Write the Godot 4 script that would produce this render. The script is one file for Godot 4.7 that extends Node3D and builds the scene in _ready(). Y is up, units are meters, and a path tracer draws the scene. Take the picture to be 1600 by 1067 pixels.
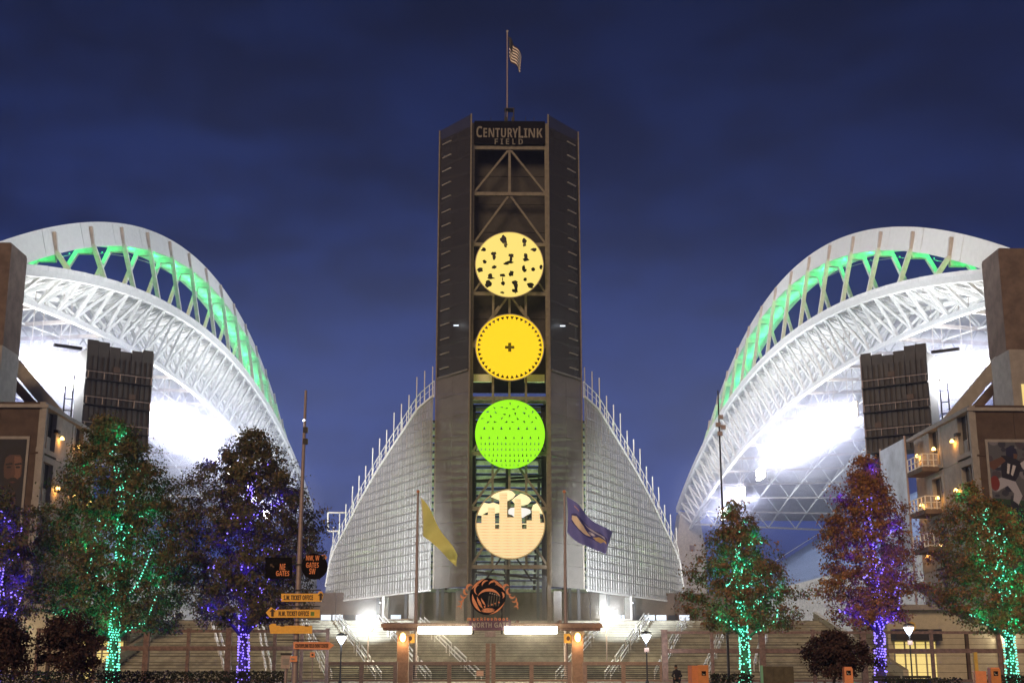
extends Node3D
# A floodlit stadium at dusk: scoreboard tower, screen walls, arched roofs, plaza with lit trees.
const F := 2030.0
const EYE := Vector3(0, 1.6, 0)
var pitch := atan(502.0 / F)
var S := Transform3D(Basis(Vector3.UP, atan(0.0182)), Vector3(2.3, 0, 0))   # the stadium's own axes
var FR := Transform3D()                                                      # the axes in use
var glob := {}
var used := {}
var M := {}
var rng := RandomNumberGenerator.new()
var cube := BoxMesh.new()
var rod := CylinderMesh.new()
var ball := SphereMesh.new()

func ray(px: float, py: float) -> Vector3:
	var cx := (px - 800.0) / F
	var cy := (533.5 - py) / F
	return Vector3(cx, cy * cos(pitch) + sin(pitch), -(cos(pitch) - cy * sin(pitch)))
func at(px: float, py: float, d: float) -> Vector3:        # a point at ground distance d, world axes
	var r := ray(px, py)
	return EYE + r * (d / -r.z)
func sd(px: float, py: float, d: float) -> Vector3:        # the same in the stadium's axes
	var o := S.affine_inverse() * EYE
	var r := S.basis.inverse() * ray(px, py)
	return o + r * ((-d - o.z) / r.z)
func sx(px: float, py: float, x: float) -> Vector3:
	var o := S.affine_inverse() * EYE
	var r := S.basis.inverse() * ray(px, py)
	return o + r * ((x - o.x) / r.x)
func gnd(px: float, d: float) -> Vector3:
	var p := at(px, 1035, d)
	return Vector3(p.x, 0, p.z)

func numbered(called: String) -> String:
	used[called] = used.get(called, -1) + 1
	return called if used[called] == 0 else "%s_%03d" % [called, used[called]]
func tag(o: Node, label: String, category := "", group := "", kind := "") -> void:
	if label: o.set_meta("label", label)
	if category: o.set_meta("category", category)
	if group: o.set_meta("group", group)
	if kind: o.set_meta("kind", kind)
func thing(called: String, label: String, category: String, where: Vector3, group := "", turn := 0.0) -> Node3D:
	var o := Node3D.new()
	o.name = numbered(called)
	var g := FR * Transform3D(Basis(Vector3.UP, turn), where)
	o.transform = g
	add_child(o)
	glob[o] = g
	tag(o, label, category, group)
	return o
func put(parent: Node, called: String, mesh: Mesh, t: Transform3D, m: Material) -> MeshInstance3D:
	var o := MeshInstance3D.new()
	o.mesh = mesh
	o.material_override = m
	var g := FR * t
	if parent == self:
		o.name = numbered(called)
		o.transform = g
		add_child(o)
	else:
		o.name = called
		o.transform = glob[parent].affine_inverse() * g
		parent.add_child(o, true)
	glob[o] = g
	return o
func here(p: Vector3) -> Transform3D:
	return Transform3D(Basis(), p)
func box(parent: Node, called: String, c: Vector3, size: Vector3, m: Material, turn := 0.0) -> MeshInstance3D:
	return put(parent, called, cube, Transform3D(Basis(Vector3.UP, turn) * Basis.from_scale(size), c), m)
func aim(a: Vector3, b: Vector3, w: float, h: float, up := Vector3.UP) -> Transform3D:
	var z := (b - a).normalized()
	if absf(z.dot(up)) > 0.98: up = Vector3(0, 0, 1) if absf(z.z) < 0.9 else Vector3(1, 0, 0)
	var x := up.cross(z).normalized()
	var y := z.cross(x)
	return Transform3D(Basis(x * w, y * h, z * (b - a).length()), (a + b) / 2)
func beam(parent: Node, called: String, a: Vector3, b: Vector3, w: float, h: float, m: Material, up := Vector3.UP) -> MeshInstance3D:
	return put(parent, called, cube, aim(a, b, w, h, up), m)
func pipe(parent: Node, called: String, a: Vector3, b: Vector3, dia: float, m: Material) -> MeshInstance3D:
	var t := aim(a, b, dia, dia)
	return put(parent, called, rod, Transform3D(Basis(t.basis.x, t.basis.z, -t.basis.y), t.origin), m)
func sphere(parent: Node, called: String, c: Vector3, s: Vector3, m: Material) -> MeshInstance3D:
	return put(parent, called, ball, Transform3D(Basis.from_scale(s), c), m)
func tri(st: SurfaceTool, a: Vector3, b: Vector3, c: Vector3) -> void:
	st.add_vertex(a); st.add_vertex(b); st.add_vertex(c)
func quad(st: SurfaceTool, a: Vector3, b: Vector3, c: Vector3, d: Vector3) -> void:
	tri(st, a, b, c); tri(st, a, c, d)
func begin(smooth := false) -> SurfaceTool:
	var st := SurfaceTool.new()
	st.begin(Mesh.PRIMITIVE_TRIANGLES)
	st.set_smooth_group(0 if smooth else -1)
	return st
func done(st: SurfaceTool) -> ArrayMesh:
	st.generate_normals()
	return st.commit()
func plate(poly: PackedVector2Array, th: float) -> ArrayMesh:      # an outline with thickness, front at +z
	var st := begin()
	if Geometry2D.is_polygon_clockwise(poly): poly.reverse()
	var ix := Geometry2D.triangulate_polygon(poly)
	for k in range(0, ix.size(), 3):
		var a := poly[ix[k]]; var b := poly[ix[k + 1]]; var c := poly[ix[k + 2]]
		if (b - a).cross(c - a) > 0:
			var s := b; b = c; c = s
		tri(st, Vector3(a.x, a.y, th / 2), Vector3(b.x, b.y, th / 2), Vector3(c.x, c.y, th / 2))
		tri(st, Vector3(a.x, a.y, -th / 2), Vector3(c.x, c.y, -th / 2), Vector3(b.x, b.y, -th / 2))
	for k in poly.size():
		var a := poly[k]; var b := poly[(k + 1) % poly.size()]
		quad(st, Vector3(a.x, a.y, -th / 2), Vector3(a.x, a.y, th / 2), Vector3(b.x, b.y, th / 2), Vector3(b.x, b.y, -th / 2))
	return done(st)
func sweep(rings: Array) -> ArrayMesh:                             # rings of equal length joined into a solid
	var st := begin()
	for k in rings.size() - 1:
		var n: int = rings[k].size()
		for j in n:
			quad(st, rings[k][j], rings[k + 1][j], rings[k + 1][(j + 1) % n], rings[k][(j + 1) % n])
	for e in [0, rings.size() - 1]:
		for j in range(1, rings[e].size() - 1):
			tri(st, rings[e][0], rings[e][j], rings[e][j + 1])
	return done(st)
func tube(st: SurfaceTool, pts: Array, rad: Array, n := 7) -> void:
	var rings := []
	var side := Vector3.RIGHT
	for k in pts.size():
		var dir: Vector3 = (pts[mini(k + 1, pts.size() - 1)] - pts[maxi(k - 1, 0)]).normalized()
		side = (side - dir * side.dot(dir))
		side = (side if side.length() > 0.05 else dir.cross(Vector3.FORWARD)).normalized()
		var other := dir.cross(side)
		var ring := []
		for j in n:
			ring.append(pts[k] + (side * cos(TAU * j / n) + other * sin(TAU * j / n)) * rad[k])
		rings.append(ring)
	for k in rings.size() - 1:
		for j in n:
			quad(st, rings[k][j], rings[k + 1][j], rings[k + 1][(j + 1) % n], rings[k][(j + 1) % n])
func lathe(prof: Array, n := 16) -> ArrayMesh:
	var st := begin(true)
	for k in prof.size() - 1:
		for j in n:
			var a := TAU * j / n; var b := TAU * (j + 1) / n
			var p := func(q, t): return Vector3(cos(t) * q[0], q[1], sin(t) * q[0])
			quad(st, p.call(prof[k], a), p.call(prof[k + 1], a), p.call(prof[k + 1], b), p.call(prof[k], b))
	return done(st)
func text(parent: Node, called: String, words: String, t: Transform3D, w: float, h: float, m: Material, bold := true, deep := 0.04) -> MeshInstance3D:
	var f := SystemFont.new()
	f.font_names = PackedStringArray(["Droid Sans"])
	f.font_weight = 700 if bold else 400
	var tm := TextMesh.new()
	tm.font = f; tm.text = words; tm.font_size = 48; tm.pixel_size = 0.02; tm.depth = 0.5; tm.curve_step = 2.0
	var bb := tm.get_aabb()
	var s := Vector3(w / maxf(bb.size.x, 0.01), h / maxf(bb.size.y, 0.01), deep / 0.5)
	return put(parent, called, tm, t * Transform3D(Basis.from_scale(s), -(bb.position + bb.size / 2) * s), m)

func col(c: Vector3) -> Color:
	return Color(c.x, c.y, c.z).linear_to_srgb()
func mt(key: String, c: Vector3, rough := 0.8, metal := 0.0, vary := 0.18, scale := 0.35, relief := 0.0) -> StandardMaterial3D:
	var m := StandardMaterial3D.new()
	m.resource_name = key
	m.roughness = rough; m.metallic = metal
	if vary > 0:
		var n := FastNoiseLite.new()
		n.seed = key.hash() % 9999; n.frequency = 0.018; n.fractal_octaves = 5; n.fractal_gain = 0.6
		var g := Gradient.new()
		g.offsets = PackedFloat32Array([0.2, 0.5, 0.8])
		g.colors = PackedColorArray([col(c * (1 - vary)), col(c), col(c * (1 + vary))])
		var t := NoiseTexture2D.new()
		t.width = 256; t.height = 256; t.seamless = true; t.noise = n; t.color_ramp = g
		m.albedo_texture = t
		m.uv1_triplanar = true; m.uv1_world_triplanar = true; m.uv1_scale = Vector3.ONE * scale
		if relief > 0:
			var h := NoiseTexture2D.new()
			h.width = 256; h.height = 256; h.seamless = true; h.noise = n
			m.heightmap_enabled = true; m.heightmap_texture = h; m.heightmap_scale = relief
	else:
		m.albedo_color = col(c)
	M[key] = m
	if key in ["black_paint", "step_stone", "concrete", "facade_brown", "pylon_brown"]: m.metallic_specular = 0.2
	return m
func glow(key: String, c: Color, e: float) -> StandardMaterial3D:
	var m := StandardMaterial3D.new()
	m.resource_name = key
	m.albedo_color = Color(0.6, 0.6, 0.6)
	m.emission_enabled = true; m.emission = c; m.emission_energy_multiplier = e
	M[key] = m
	return m
func omni(called: String, p: Vector3, c: Color, e: float, size := 0.15) -> void:
	var l := OmniLight3D.new()
	l.name = called
	l.position = FR * p
	l.light_color = c; l.light_energy = e; l.light_size = size; l.omni_range = 200.0; l.omni_attenuation = 2.0; l.shadow_enabled = true
	add_child(l, true)
func spot(called: String, p: Vector3, to: Vector3, c: Color, e: float, angle: float, size := 0.15) -> void:
	var l := SpotLight3D.new()
	l.name = called
	l.light_color = c; l.light_energy = e; l.light_size = size; l.spot_range = 300.0; l.spot_attenuation = 2.0; l.spot_angle = angle; l.shadow_enabled = true
	add_child(l, true)
	l.transform = Transform3D(Basis.looking_at((FR.basis * (to - p)).normalized(), Vector3.UP if absf((to - p).normalized().y) < 0.98 else Vector3.FORWARD), FR * p)
func canvas(w: int, h: int, c: Color) -> Image:
	var im := Image.create(w, h, false, Image.FORMAT_RGB8)
	im.fill(c)
	return im
func paint(im: Image, poly: PackedVector2Array, c: Color) -> void:      # fills an outline given in 0..1
	var lo := Vector2(9, 9); var hi := Vector2(-9, -9)
	for p in poly:
		lo = lo.min(p); hi = hi.max(p)
	var w := im.get_width(); var h := im.get_height()
	for y in range(maxi(0, int(lo.y * h)), mini(h, int(hi.y * h) + 1)):
		for x in range(maxi(0, int(lo.x * w)), mini(w, int(hi.x * w) + 1)):
			if Geometry2D.is_point_in_polygon(Vector2((x + 0.5) / w, (y + 0.5) / h), poly): im.set_pixel(x, y, c)
func oval(x: float, y: float, rx: float, ry: float, n := 20) -> PackedVector2Array:
	var p := PackedVector2Array()
	for k in n: p.append(Vector2(x + rx * cos(TAU * k / n), y + ry * sin(TAU * k / n)))
	return p
func pic(key: String, im: Image, rough := 0.7) -> StandardMaterial3D:
	var m := StandardMaterial3D.new()
	m.resource_name = key; m.roughness = rough
	m.albedo_texture = ImageTexture.create_from_image(im)
	m.texture_repeat = false
	M[key] = m
	return m
func sheet(w: float, h: float) -> PlaneMesh:                          # an upright printed face
	var q := PlaneMesh.new()
	q.size = Vector2(w, h); q.orientation = PlaneMesh.FACE_Z
	return q

func _ready() -> void:
	rng.seed = 7
	cube.size = Vector3.ONE
	rod.top_radius = 0.5; rod.bottom_radius = 0.5; rod.height = 1.0; rod.radial_segments = 12; rod.rings = 0
	ball.radius = 0.5; ball.height = 1.0; ball.radial_segments = 16; ball.rings = 8
	var cam := Camera3D.new()
	cam.name = "camera"
	cam.fov = rad_to_deg(2 * atan(533.5 / F)); cam.near = 0.5; cam.far = 4000.0
	cam.transform = Transform3D(Basis(Vector3.RIGHT, pitch), EYE)
	add_child(cam); cam.current = true
	var env := Environment.new()
	env.background_mode = Environment.BG_SKY
	var psm := ProceduralSkyMaterial.new()
	psm.sky_top_color = Color8(9, 14, 28); psm.sky_horizon_color = Color8(45, 61, 122); psm.sky_curve = 0.19
	psm.ground_bottom_color = Color8(14, 15, 22); psm.ground_horizon_color = Color8(40, 46, 80)
	psm.sun_angle_max = 1.0
	psm.sky_cover = clouds(); psm.sky_cover_modulate = Color(1, 1, 1, 1)
	var sky := Sky.new()
	sky.sky_material = psm
	env.sky = sky
	env.tonemap_mode = Environment.TONE_MAPPER_LINEAR; env.tonemap_exposure = 1.0
	env.sdfgi_enabled = true; env.ssao_enabled = true; env.ssil_enabled = true
	env.volumetric_fog_enabled = true; env.volumetric_fog_density = 0.0
	env.fog_enabled = true; env.fog_density = 0.0004; env.fog_light_color = Color(0.75, 0.8, 1.0)
	var we := WorldEnvironment.new()
	we.name = "sky_light"; we.environment = env
	add_child(we)
	var sun := DirectionalLight3D.new()
	sun.name = "town_glow"
	sun.light_energy = 0.58; sun.light_color = Color(1.0, 0.84, 0.66); sun.light_angular_distance = 20.0; sun.shadow_enabled = true
	sun.sky_mode = DirectionalLight3D.SKY_MODE_LIGHT_ONLY
	sun.transform = Transform3D(Basis.looking_at(Vector3(0.25, -0.35, -1).normalized(), Vector3.UP), Vector3.ZERO)
	add_child(sun)
	materials()
	setting()
	FR = S
	tower()
	for s in [-1, 1]:
		screen_wall(s)
		roof(s)
		stand(s)
		corner(s)
	discs()
	terrace()
	gate()
	FR = Transform3D()
	fences()
	trees()
	signpost()
	plaza_things()
	people()

func clouds() -> ImageTexture:
	var im := Image.create(1024, 512, false, Image.FORMAT_RGBA8)
	var n := FastNoiseLite.new()
	n.seed = 5; n.frequency = 4.2; n.fractal_octaves = 7; n.fractal_gain = 0.66
	for y in 512:
		var el := PI * (0.5 - (y + 0.5) / 512.0)
		for x in 1024:
			var az := TAU * ((x + 0.5) / 1024.0 - 0.5)              # 0 looks north, as the camera does; growing to the right
			var v := Vector3(cos(el) * sin(az), sin(el) * 3.0, -cos(el) * cos(az))
			var k := clampf(n.get_noise_3d(v.x, v.y, v.z) * 2.0 + 0.5, 0, 1)
			var dusk := 0.62 + 0.38 * sin(az + 0.35)                   # the last daylight lies to the right
			var lift := 1.0 - smoothstep(0.0, 0.62, sin(el))
			im.set_pixel(x, y, Color(0.17, 0.27, 0.57, clampf((0.05 + 0.40 * lift) * dusk * (0.25 + 1.5 * k), 0, 1)))
	return ImageTexture.create_from_image(im)

func materials() -> void:
	mt("concrete", Vector3(0.30, 0.285, 0.26), 0.85, 0, 0.2, 0.12, 1.0)
	mt("plaza_paving", Vector3(0.30, 0.28, 0.25), 0.8, 0, 0.15, 0.2)
	mt("asphalt", Vector3(0.05, 0.05, 0.052), 0.9, 0, 0.2, 0.3)
	mt("turf", Vector3(0.06, 0.16, 0.03), 0.95, 0, 0.2, 0.1)
	mt("pylon_brown", Vector3(0.15, 0.115, 0.095), 0.85, 0, 0.2, 0.1, 1.0)
	mt("facade_brown", Vector3(0.095, 0.07, 0.056), 0.8, 0, 0.15, 0.12)
	mt("facade_grey", Vector3(0.28, 0.265, 0.245), 0.75, 0, 0.12, 0.15)
	mt("white_steel", Vector3(0.72, 0.73, 0.70), 0.5, 0, 0.06, 0.2)
	mt("deck_white", Vector3(0.75, 0.75, 0.73), 0.6, 0, 0.08, 0.08)
	mt("leg_grey", Vector3(0.46, 0.42, 0.38), 0.6, 0, 0.1, 0.2)
	mt("leg_pale", Vector3(0.62, 0.62, 0.57), 0.6, 0, 0.1, 0.2)
	mt("dark_steel", Vector3(0.018, 0.017, 0.016), 0.6, 0.2, 0.3, 0.25)
	mt("mesh_rib", Vector3(0.22, 0.22, 0.21), 0.5, 0.2, 0.1, 0.3)
	mt("tower_steel", Vector3(0.145, 0.13, 0.10), 0.55, 0.0, 0.2, 0.3)
	mt("tower_skin", Vector3(0.045, 0.04, 0.034), 0.6, 0.1, 0.25, 0.1)
	mt("plank", Vector3(0.26, 0.27, 0.25), 0.6, 0.0, 0.25, 0.3)
	mt("seat_blue", Vector3(0.12, 0.16, 0.26), 0.6, 0.0, 0.15, 0.3)
	mt("fence_brown", Vector3(0.17, 0.105, 0.08), 0.7, 0, 0.3, 0.6)
	mt("column_brown", Vector3(0.30, 0.20, 0.14), 0.7, 0, 0.15, 0.5)
	mt("step_stone", Vector3(0.33, 0.33, 0.265), 0.85, 0, 0.25, 0.15, 1.0)
	mt("step_edge", Vector3(0.10, 0.095, 0.075), 0.8, 0, 0.2, 0.3)  # dark tone for the shadow line on each step
	glow("floodlit_white", Color(1, 1, 0.97), 0.85)  # glow put into the cloud cut-outs so they look floodlit
	mt("rail_steel", Vector3(0.75, 0.75, 0.72), 0.35, 0.3, 0.05, 0.5)
	mt("pole_grey", Vector3(0.32, 0.26, 0.24), 0.5, 0.2, 0.12, 0.8)
	mt("letter_sign", Vector3(0.2, 0.185, 0.155), 0.7, 0, 0)
	mt("black_paint", Vector3(0.009, 0.0085, 0.0085), 0.95, 0, 0.2, 0.6)
	mt("sign_orange", Vector3(0.95, 0.50, 0.04), 0.5, 0, 0.06, 0.8)
	mt("sign_salmon", Vector3(0.80, 0.30, 0.12), 0.5, 0, 0.06, 0.8)
	mt("letter_orange", Vector3(0.85, 0.26, 0.07), 0.5, 0, 0)
	mt("letter_dark", Vector3(0.05, 0.022, 0.006), 0.6, 0, 0)
	mt("letter_pale", Vector3(0.34, 0.31, 0.26), 0.5, 0, 0)
	mt("letter_dim", Vector3(0.10, 0.095, 0.08), 0.5, 0, 0)
	mt("emblem_copper", Vector3(0.62, 0.24, 0.10), 0.4, 0.2, 0.15, 1.0)
	mt("sign_purple", Vector3(0.10, 0.035, 0.07), 0.5, 0, 0.1, 0.8)
	mt("bark", Vector3(0.07, 0.05, 0.035), 0.95, 0, 0.35, 1.5, 2.0)
	mt("shutter", Vector3(0.42, 0.39, 0.29), 0.6, 0, 0.08, 0.3)
	mt("window_dark", Vector3(0.02, 0.022, 0.026), 0.15, 0, 0)
	mt("skin", Vector3(0.28, 0.15, 0.09), 0.6, 0, 0)
	mt("cloth_black", Vector3(0.02, 0.02, 0.024), 0.9, 0, 0.2, 4.0)
	mt("hair_black", Vector3(0.012, 0.01, 0.009), 0.8, 0, 0)
	mt("bollard_yellow", Vector3(0.62, 0.42, 0.08), 0.6, 0, 0.1, 0.6)
	mt("banner_pale", Vector3(0.50, 0.54, 0.62), 0.7, 0, 0.22, 0.05)
	mt("panel_olive", Vector3(0.085, 0.075, 0.05), 0.8, 0, 0.2, 0.6)
	for k in 4:                                                            # panels differ a little in tone and weave
		var mesh_skin := mt("screen_mesh_%d" % k, Vector3(0.43, 0.43, 0.41) * [1.0, 0.97, 1.03, 0.95][k], 0.55, 0.15, 0.07, 0.11)
		mesh_skin.transparency = BaseMaterial3D.TRANSPARENCY_ALPHA
		mesh_skin.albedo_color.a = [0.60, 0.58, 0.62, 0.60][k]
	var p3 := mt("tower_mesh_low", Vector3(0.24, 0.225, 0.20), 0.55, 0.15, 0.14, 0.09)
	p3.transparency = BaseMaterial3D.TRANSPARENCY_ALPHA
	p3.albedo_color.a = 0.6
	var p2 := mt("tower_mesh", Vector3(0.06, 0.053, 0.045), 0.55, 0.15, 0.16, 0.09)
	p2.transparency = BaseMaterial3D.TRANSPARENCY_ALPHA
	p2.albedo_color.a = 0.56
	glow("flood_lamp", Color(1.0, 0.98, 0.94), 30.0)
	glow("fluor_tube", Color(1.0, 0.97, 0.88), 12.0)
	glow("cool_lamp", Color(0.86, 0.92, 1.0), 9.0)
	glow("warm_lamp", Color(1.0, 0.78, 0.42), 7.0)
	mt("box_orange", Vector3(0.62, 0.24, 0.07), 0.6, 0, 0.1, 0.8)
	glow("lit_window", Color(1.0, 0.88, 0.5), 0.85)
	glow("lit_window_cool", Color(0.86, 0.92, 1.0), 1.3)
	glow("green_led", Color(0.1, 1.0, 0.4), 1.2)
	glow("green_strip", Color(0.05, 0.6, 0.25), 0.12)
	glow("fairy_green", Color(0.45, 1.0, 0.82), 1.8)
	glow("fairy_violet", Color(0.55, 0.46, 1.0), 2.2)

func setting() -> void:
	var g := put(self, "ground", sheet_flat(3000, 3000), here(Vector3(0, 0, -700)), M.plaza_paving)
	tag(g, "pale paved plaza and ground around the stadium", "", "", "structure")
	var r := put(self, "road", sheet_flat(400, 22), here(Vector3(0, 0.004, -2)), M.asphalt)
	tag(r, "dark asphalt street in front of the plaza", "", "", "structure")
	FR = S
	var f := put(self, "field", sheet_flat(74, 130), here(Vector3(0, 0.004, -300)), M.turf)
	tag(f, "green turf playing field inside the stadium", "", "", "structure")
	FR = Transform3D()
func sheet_flat(w: float, d: float) -> PlaneMesh:
	var q := PlaneMesh.new()
	q.size = Vector2(w, d)
	return q
const SIDE := {-1: "left", 1: "right"}

func on_plan(px: float, py: float, a: Vector2, b: Vector2) -> Vector2:      # (metres along the plan line, height)
	var o := S.affine_inverse() * EYE
	var r := S.basis.inverse() * ray(px, py)
	var n := Vector2(b.y - a.y, a.x - b.x).normalized()
	var t := (n.dot(a) - n.dot(Vector2(o.x, -o.z))) / n.dot(Vector2(r.x, -r.z))
	var p := Vector2(o.x + r.x * t, -(o.z + r.z * t))
	return Vector2((p - a).dot((b - a).normalized()), o.y + r.y * t)
func panels(parent: Node, called: String, outline: PackedVector2Array, a: Vector2, b: Vector2, du: float, dv: float, m: Material) -> void:
	var hi := Vector2(-99, -99); var lo := Vector2(999, 999)
	for p in outline:
		hi = hi.max(p); lo = lo.min(p)
	var dir := (b - a).normalized()
	var bs := Basis(Vector3(dir.x, 0, -dir.y), Vector3.UP, Vector3(dir.x, 0, -dir.y).cross(Vector3.UP))
	var u := lo.x
	while u < hi.x - 0.05:
		var v := lo.y
		while v < hi.y - 0.05:
			var cell := PackedVector2Array([Vector2(u + 0.012, v + 0.012), Vector2(u + du - 0.012, v + 0.012), Vector2(u + du - 0.012, v + dv - 0.012), Vector2(u + 0.012, v + dv - 0.012)])
			for q in Geometry2D.intersect_polygons(cell, outline):
				var mid := Vector2.ZERO
				for p in q: mid += p / q.size()
				var area := 0.0
				for k in q.size(): area += q[k].cross(q[(k + 1) % q.size()]) / 2
				if absf(area) < 0.05: continue
				var own := PackedVector2Array()
				for p in q: own.append(p - mid)
				put(parent, called, plate(own, 0.06), Transform3D(bs, Vector3(a.x, 0, -a.y) + bs * Vector3(mid.x, mid.y, rng.randf_range(-0.012, 0.012))), m if m else M["screen_mesh_%d" % [0, 0, 1, 0, 2, 3][rng.randi() % 6]])
			v += dv
		u += du

const BAYS := [60.14, 54.42, 48.25, 42.36, 36.28, 30.24, 24.04, 17.96, 11.66]
func tower() -> void:
	var t := thing("scoreboard_tower", "tall dark steel tower carrying four round discs between two grey screen walls", "tower", Vector3(0, 0, -146))
	for s in [-1, 1]:
		beam(t, "column", Vector3(s * 4.3, 0, -142.4), Vector3(s * 4.3, 63.2, -142.4), 0.42, 0.5, M.tower_steel)
		beam(t, "column", Vector3(s * 4.3, 0, -150), Vector3(s * 4.3, 32, -150), 0.42, 0.5, M.tower_skin)
		var a := Vector2(s * 4.5, 141); var b := Vector2(s * 8.3, 146)
		var w := (b - a).length()
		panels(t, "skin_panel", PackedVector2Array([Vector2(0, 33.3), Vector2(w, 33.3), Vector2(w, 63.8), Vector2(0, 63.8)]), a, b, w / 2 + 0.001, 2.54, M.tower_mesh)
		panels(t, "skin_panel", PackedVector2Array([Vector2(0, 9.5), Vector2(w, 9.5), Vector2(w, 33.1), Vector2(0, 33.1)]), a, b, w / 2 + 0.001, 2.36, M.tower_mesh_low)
		beam(t, "edge_trim", Vector3(s * 4.48, 9.5, -140.93), Vector3(s * 4.48, 63.8, -140.93), 0.16, 0.16, M.tower_steel)
		beam(t, "edge_trim", Vector3(s * 8.36, 9.5, -146.0), Vector3(s * 8.36, 63.8, -146.0), 0.16, 0.16, M.tower_steel)
		for k in 17:
			var h := 34.2 + 1.72 * k
			beam(t, "ledge", Vector3(s * lerpf(4.5, 8.3, 0.63), h, -(141 + 5 * 0.63) + 0.18), Vector3(s * lerpf(4.5, 8.3, 0.90), h, -(141 + 5 * 0.90) + 0.18), 0.16, 0.10, M.letter_pale)
		for k in 24:
			var h := 10.6 + 2.2 * k
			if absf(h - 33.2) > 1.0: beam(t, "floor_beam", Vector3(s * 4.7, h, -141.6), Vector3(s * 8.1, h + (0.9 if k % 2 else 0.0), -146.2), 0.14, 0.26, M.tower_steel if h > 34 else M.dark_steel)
		for f in [0.18, 0.42, 0.66, 0.9]:
			beam(t, "stud", Vector3(s * lerpf(4.5, 8.3, f), 10, -lerpf(141, 146, f) - 0.5), Vector3(s * lerpf(4.5, 8.3, f), 62.6, -lerpf(141, 146, f) - 0.5), 0.14, 0.16, M.dark_steel)
		beam(t, "sloping_trim", Vector3(s * 4.7, 33.2, -141.0), Vector3(s * 8.2, 33.2, -145.8), 0.2, 0.22, M.tower_steel)
		box(t, "side_wall", Vector3(s * 8.2, 48.0, -149.6), Vector3(0.2, 30.0, 6.6), M.tower_skin)
		var lamp := box(t, "lamp", Vector3(s * 6.05, 38.7, -142.6), Vector3(0.6, 0.12, 0.16), M.lit_window_cool)
		omni("stair_lamp_light", Vector3(s * 5.9, 38.7, -142.1), Color(0.9, 0.95, 1), 0.25)
	box(t, "back_wall", Vector3(0, 48.0, -152.8), Vector3(16.4, 30.0, 0.2), M.tower_skin)
	for k in 8:
		box(t, "backing_panel", Vector3(0, 34.9 + 3.5 * k, -145.2), Vector3(8.5, 3.44, 0.12), M.dark_steel)
	for h in BAYS:
		beam(t, "cross_beam", Vector3(-4.1, h, -142.4), Vector3(4.1, h, -142.4), 0.34, 0.42, M.tower_steel)
	for k in BAYS.size() - 1:
		for s in [-1, 1]:
			if k == 4 or k == 2: continue
			beam(t, "diagonal_brace", Vector3(s * 0.15, BAYS[k] - 0.25, -142.5), Vector3(s * 4.05, BAYS[k + 1] + 0.3, -142.5), 0.24, 0.24, M.tower_steel)
		for s in [-1, 1]:
			if k == 2 or k == 3: beam(t, "diagonal_brace", Vector3(s * 4.05, BAYS[k + 1] + 0.3, -142.5), Vector3(s * 1.2, BAYS[k] - 1.4, -142.5), 0.22, 0.22, M.tower_steel)
		if k == 0: beam(t, "post", Vector3(0, BAYS[0], -142.45), Vector3(0, BAYS[1], -142.45), 0.3, 0.3, M.tower_steel)
		if k >= 3:
			for x in [-1.85, 0.0, 1.85]:
				beam(t, "post", Vector3(x, BAYS[k], -142.3 if x else -142.25), Vector3(x, BAYS[k + 1], -142.3 if x else -142.25), 0.26, 0.22, M.tower_steel)
	box(t, "pale_soffit", Vector3(-2.9, 33.1, -145.0), Vector3(2.3, 0.85, 0.5), M.deck_white)
	box(t, "pale_soffit", Vector3(2.9, 33.1, -145.0), Vector3(2.3, 0.85, 0.5), M.deck_white)
	# the name board and the roof
	box(t, "name_board", Vector3(0, 61.9, -142.0), Vector3(8.3, 2.9, 0.2), M.black_paint)
	var z := -141.86
	text(t, "lettering", "C", here(Vector3(-3.55, 61.95, z)), 0.68, 1.42, M.letter_sign, true)
	text(t, "lettering", "ENTURY", here(Vector3(-1.05, 61.85, z)), 4.05, 1.16, M.letter_sign, true)
	text(t, "lettering", "L", here(Vector3(1.33, 61.95, z)), 0.56, 1.42, M.letter_sign, true)
	text(t, "lettering", "INK", here(Vector3(2.77, 61.85, z)), 2.2, 1.16, M.letter_sign, true)
	text(t, "lettering", "F I E L D", here(Vector3(-0.1, 60.75, z)), 3.3, 0.72, M.letter_dim, true)
	put(t, "roof", plate(PackedVector2Array([Vector2(-4.2, 142.2), Vector2(4.2, 142.2), Vector2(8.0, 146.6), Vector2(8.0, 152.6), Vector2(-8.0, 152.6), Vector2(-8.0, 146.6)]), 0.2), Transform3D(Basis(Vector3(1, 0, 0), Vector3(0, 0, -1), Vector3(0, 1, 0)), Vector3(0, 62.9, 0)), M.tower_skin)
	for x in [-0.5, 0.5]:
		for d in [143.0, 144.0]:
			beam(t, "roof_frame", Vector3(x, 63.4, -d), Vector3(x, 65.4, -d), 0.1, 0.1, M.dark_steel)
	box(t, "roof_unit", Vector3(-0.42, 64.0, -143.5), Vector3(0.35, 0.8, 0.8), M.dark_steel)
	box(t, "roof_unit", Vector3(0.42, 64.0, -143.5), Vector3(0.35, 0.8, 0.8), M.dark_steel)
	box(t, "roof_frame", Vector3(0, 65.45, -143.5), Vector3(1.2, 0.1, 1.1), M.dark_steel)
	for x in [-2.2, 1.9, 2.9]:
		pipe(t, "antenna", Vector3(x, 63.5, -142.8), Vector3(x, 64.3, -142.8), 0.06, M.dark_steel)
	var p := thing("flagpole", "thin flagpole on top of the dark scoreboard tower", "flagpole", Vector3(-0.26, 63.5, -143.5))
	var top := sd(793, 50, 143.5)
	pipe(p, "pole", Vector3(-0.26, 63.6, -143.5), Vector3(-0.26, top.y, -143.5), 0.16, M.pole_grey)
	sphere(p, "finial", Vector3(-0.26, top.y + 0.12, -143.5), Vector3.ONE * 0.3, M.letter_pale)
	national_flag(top)

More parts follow.
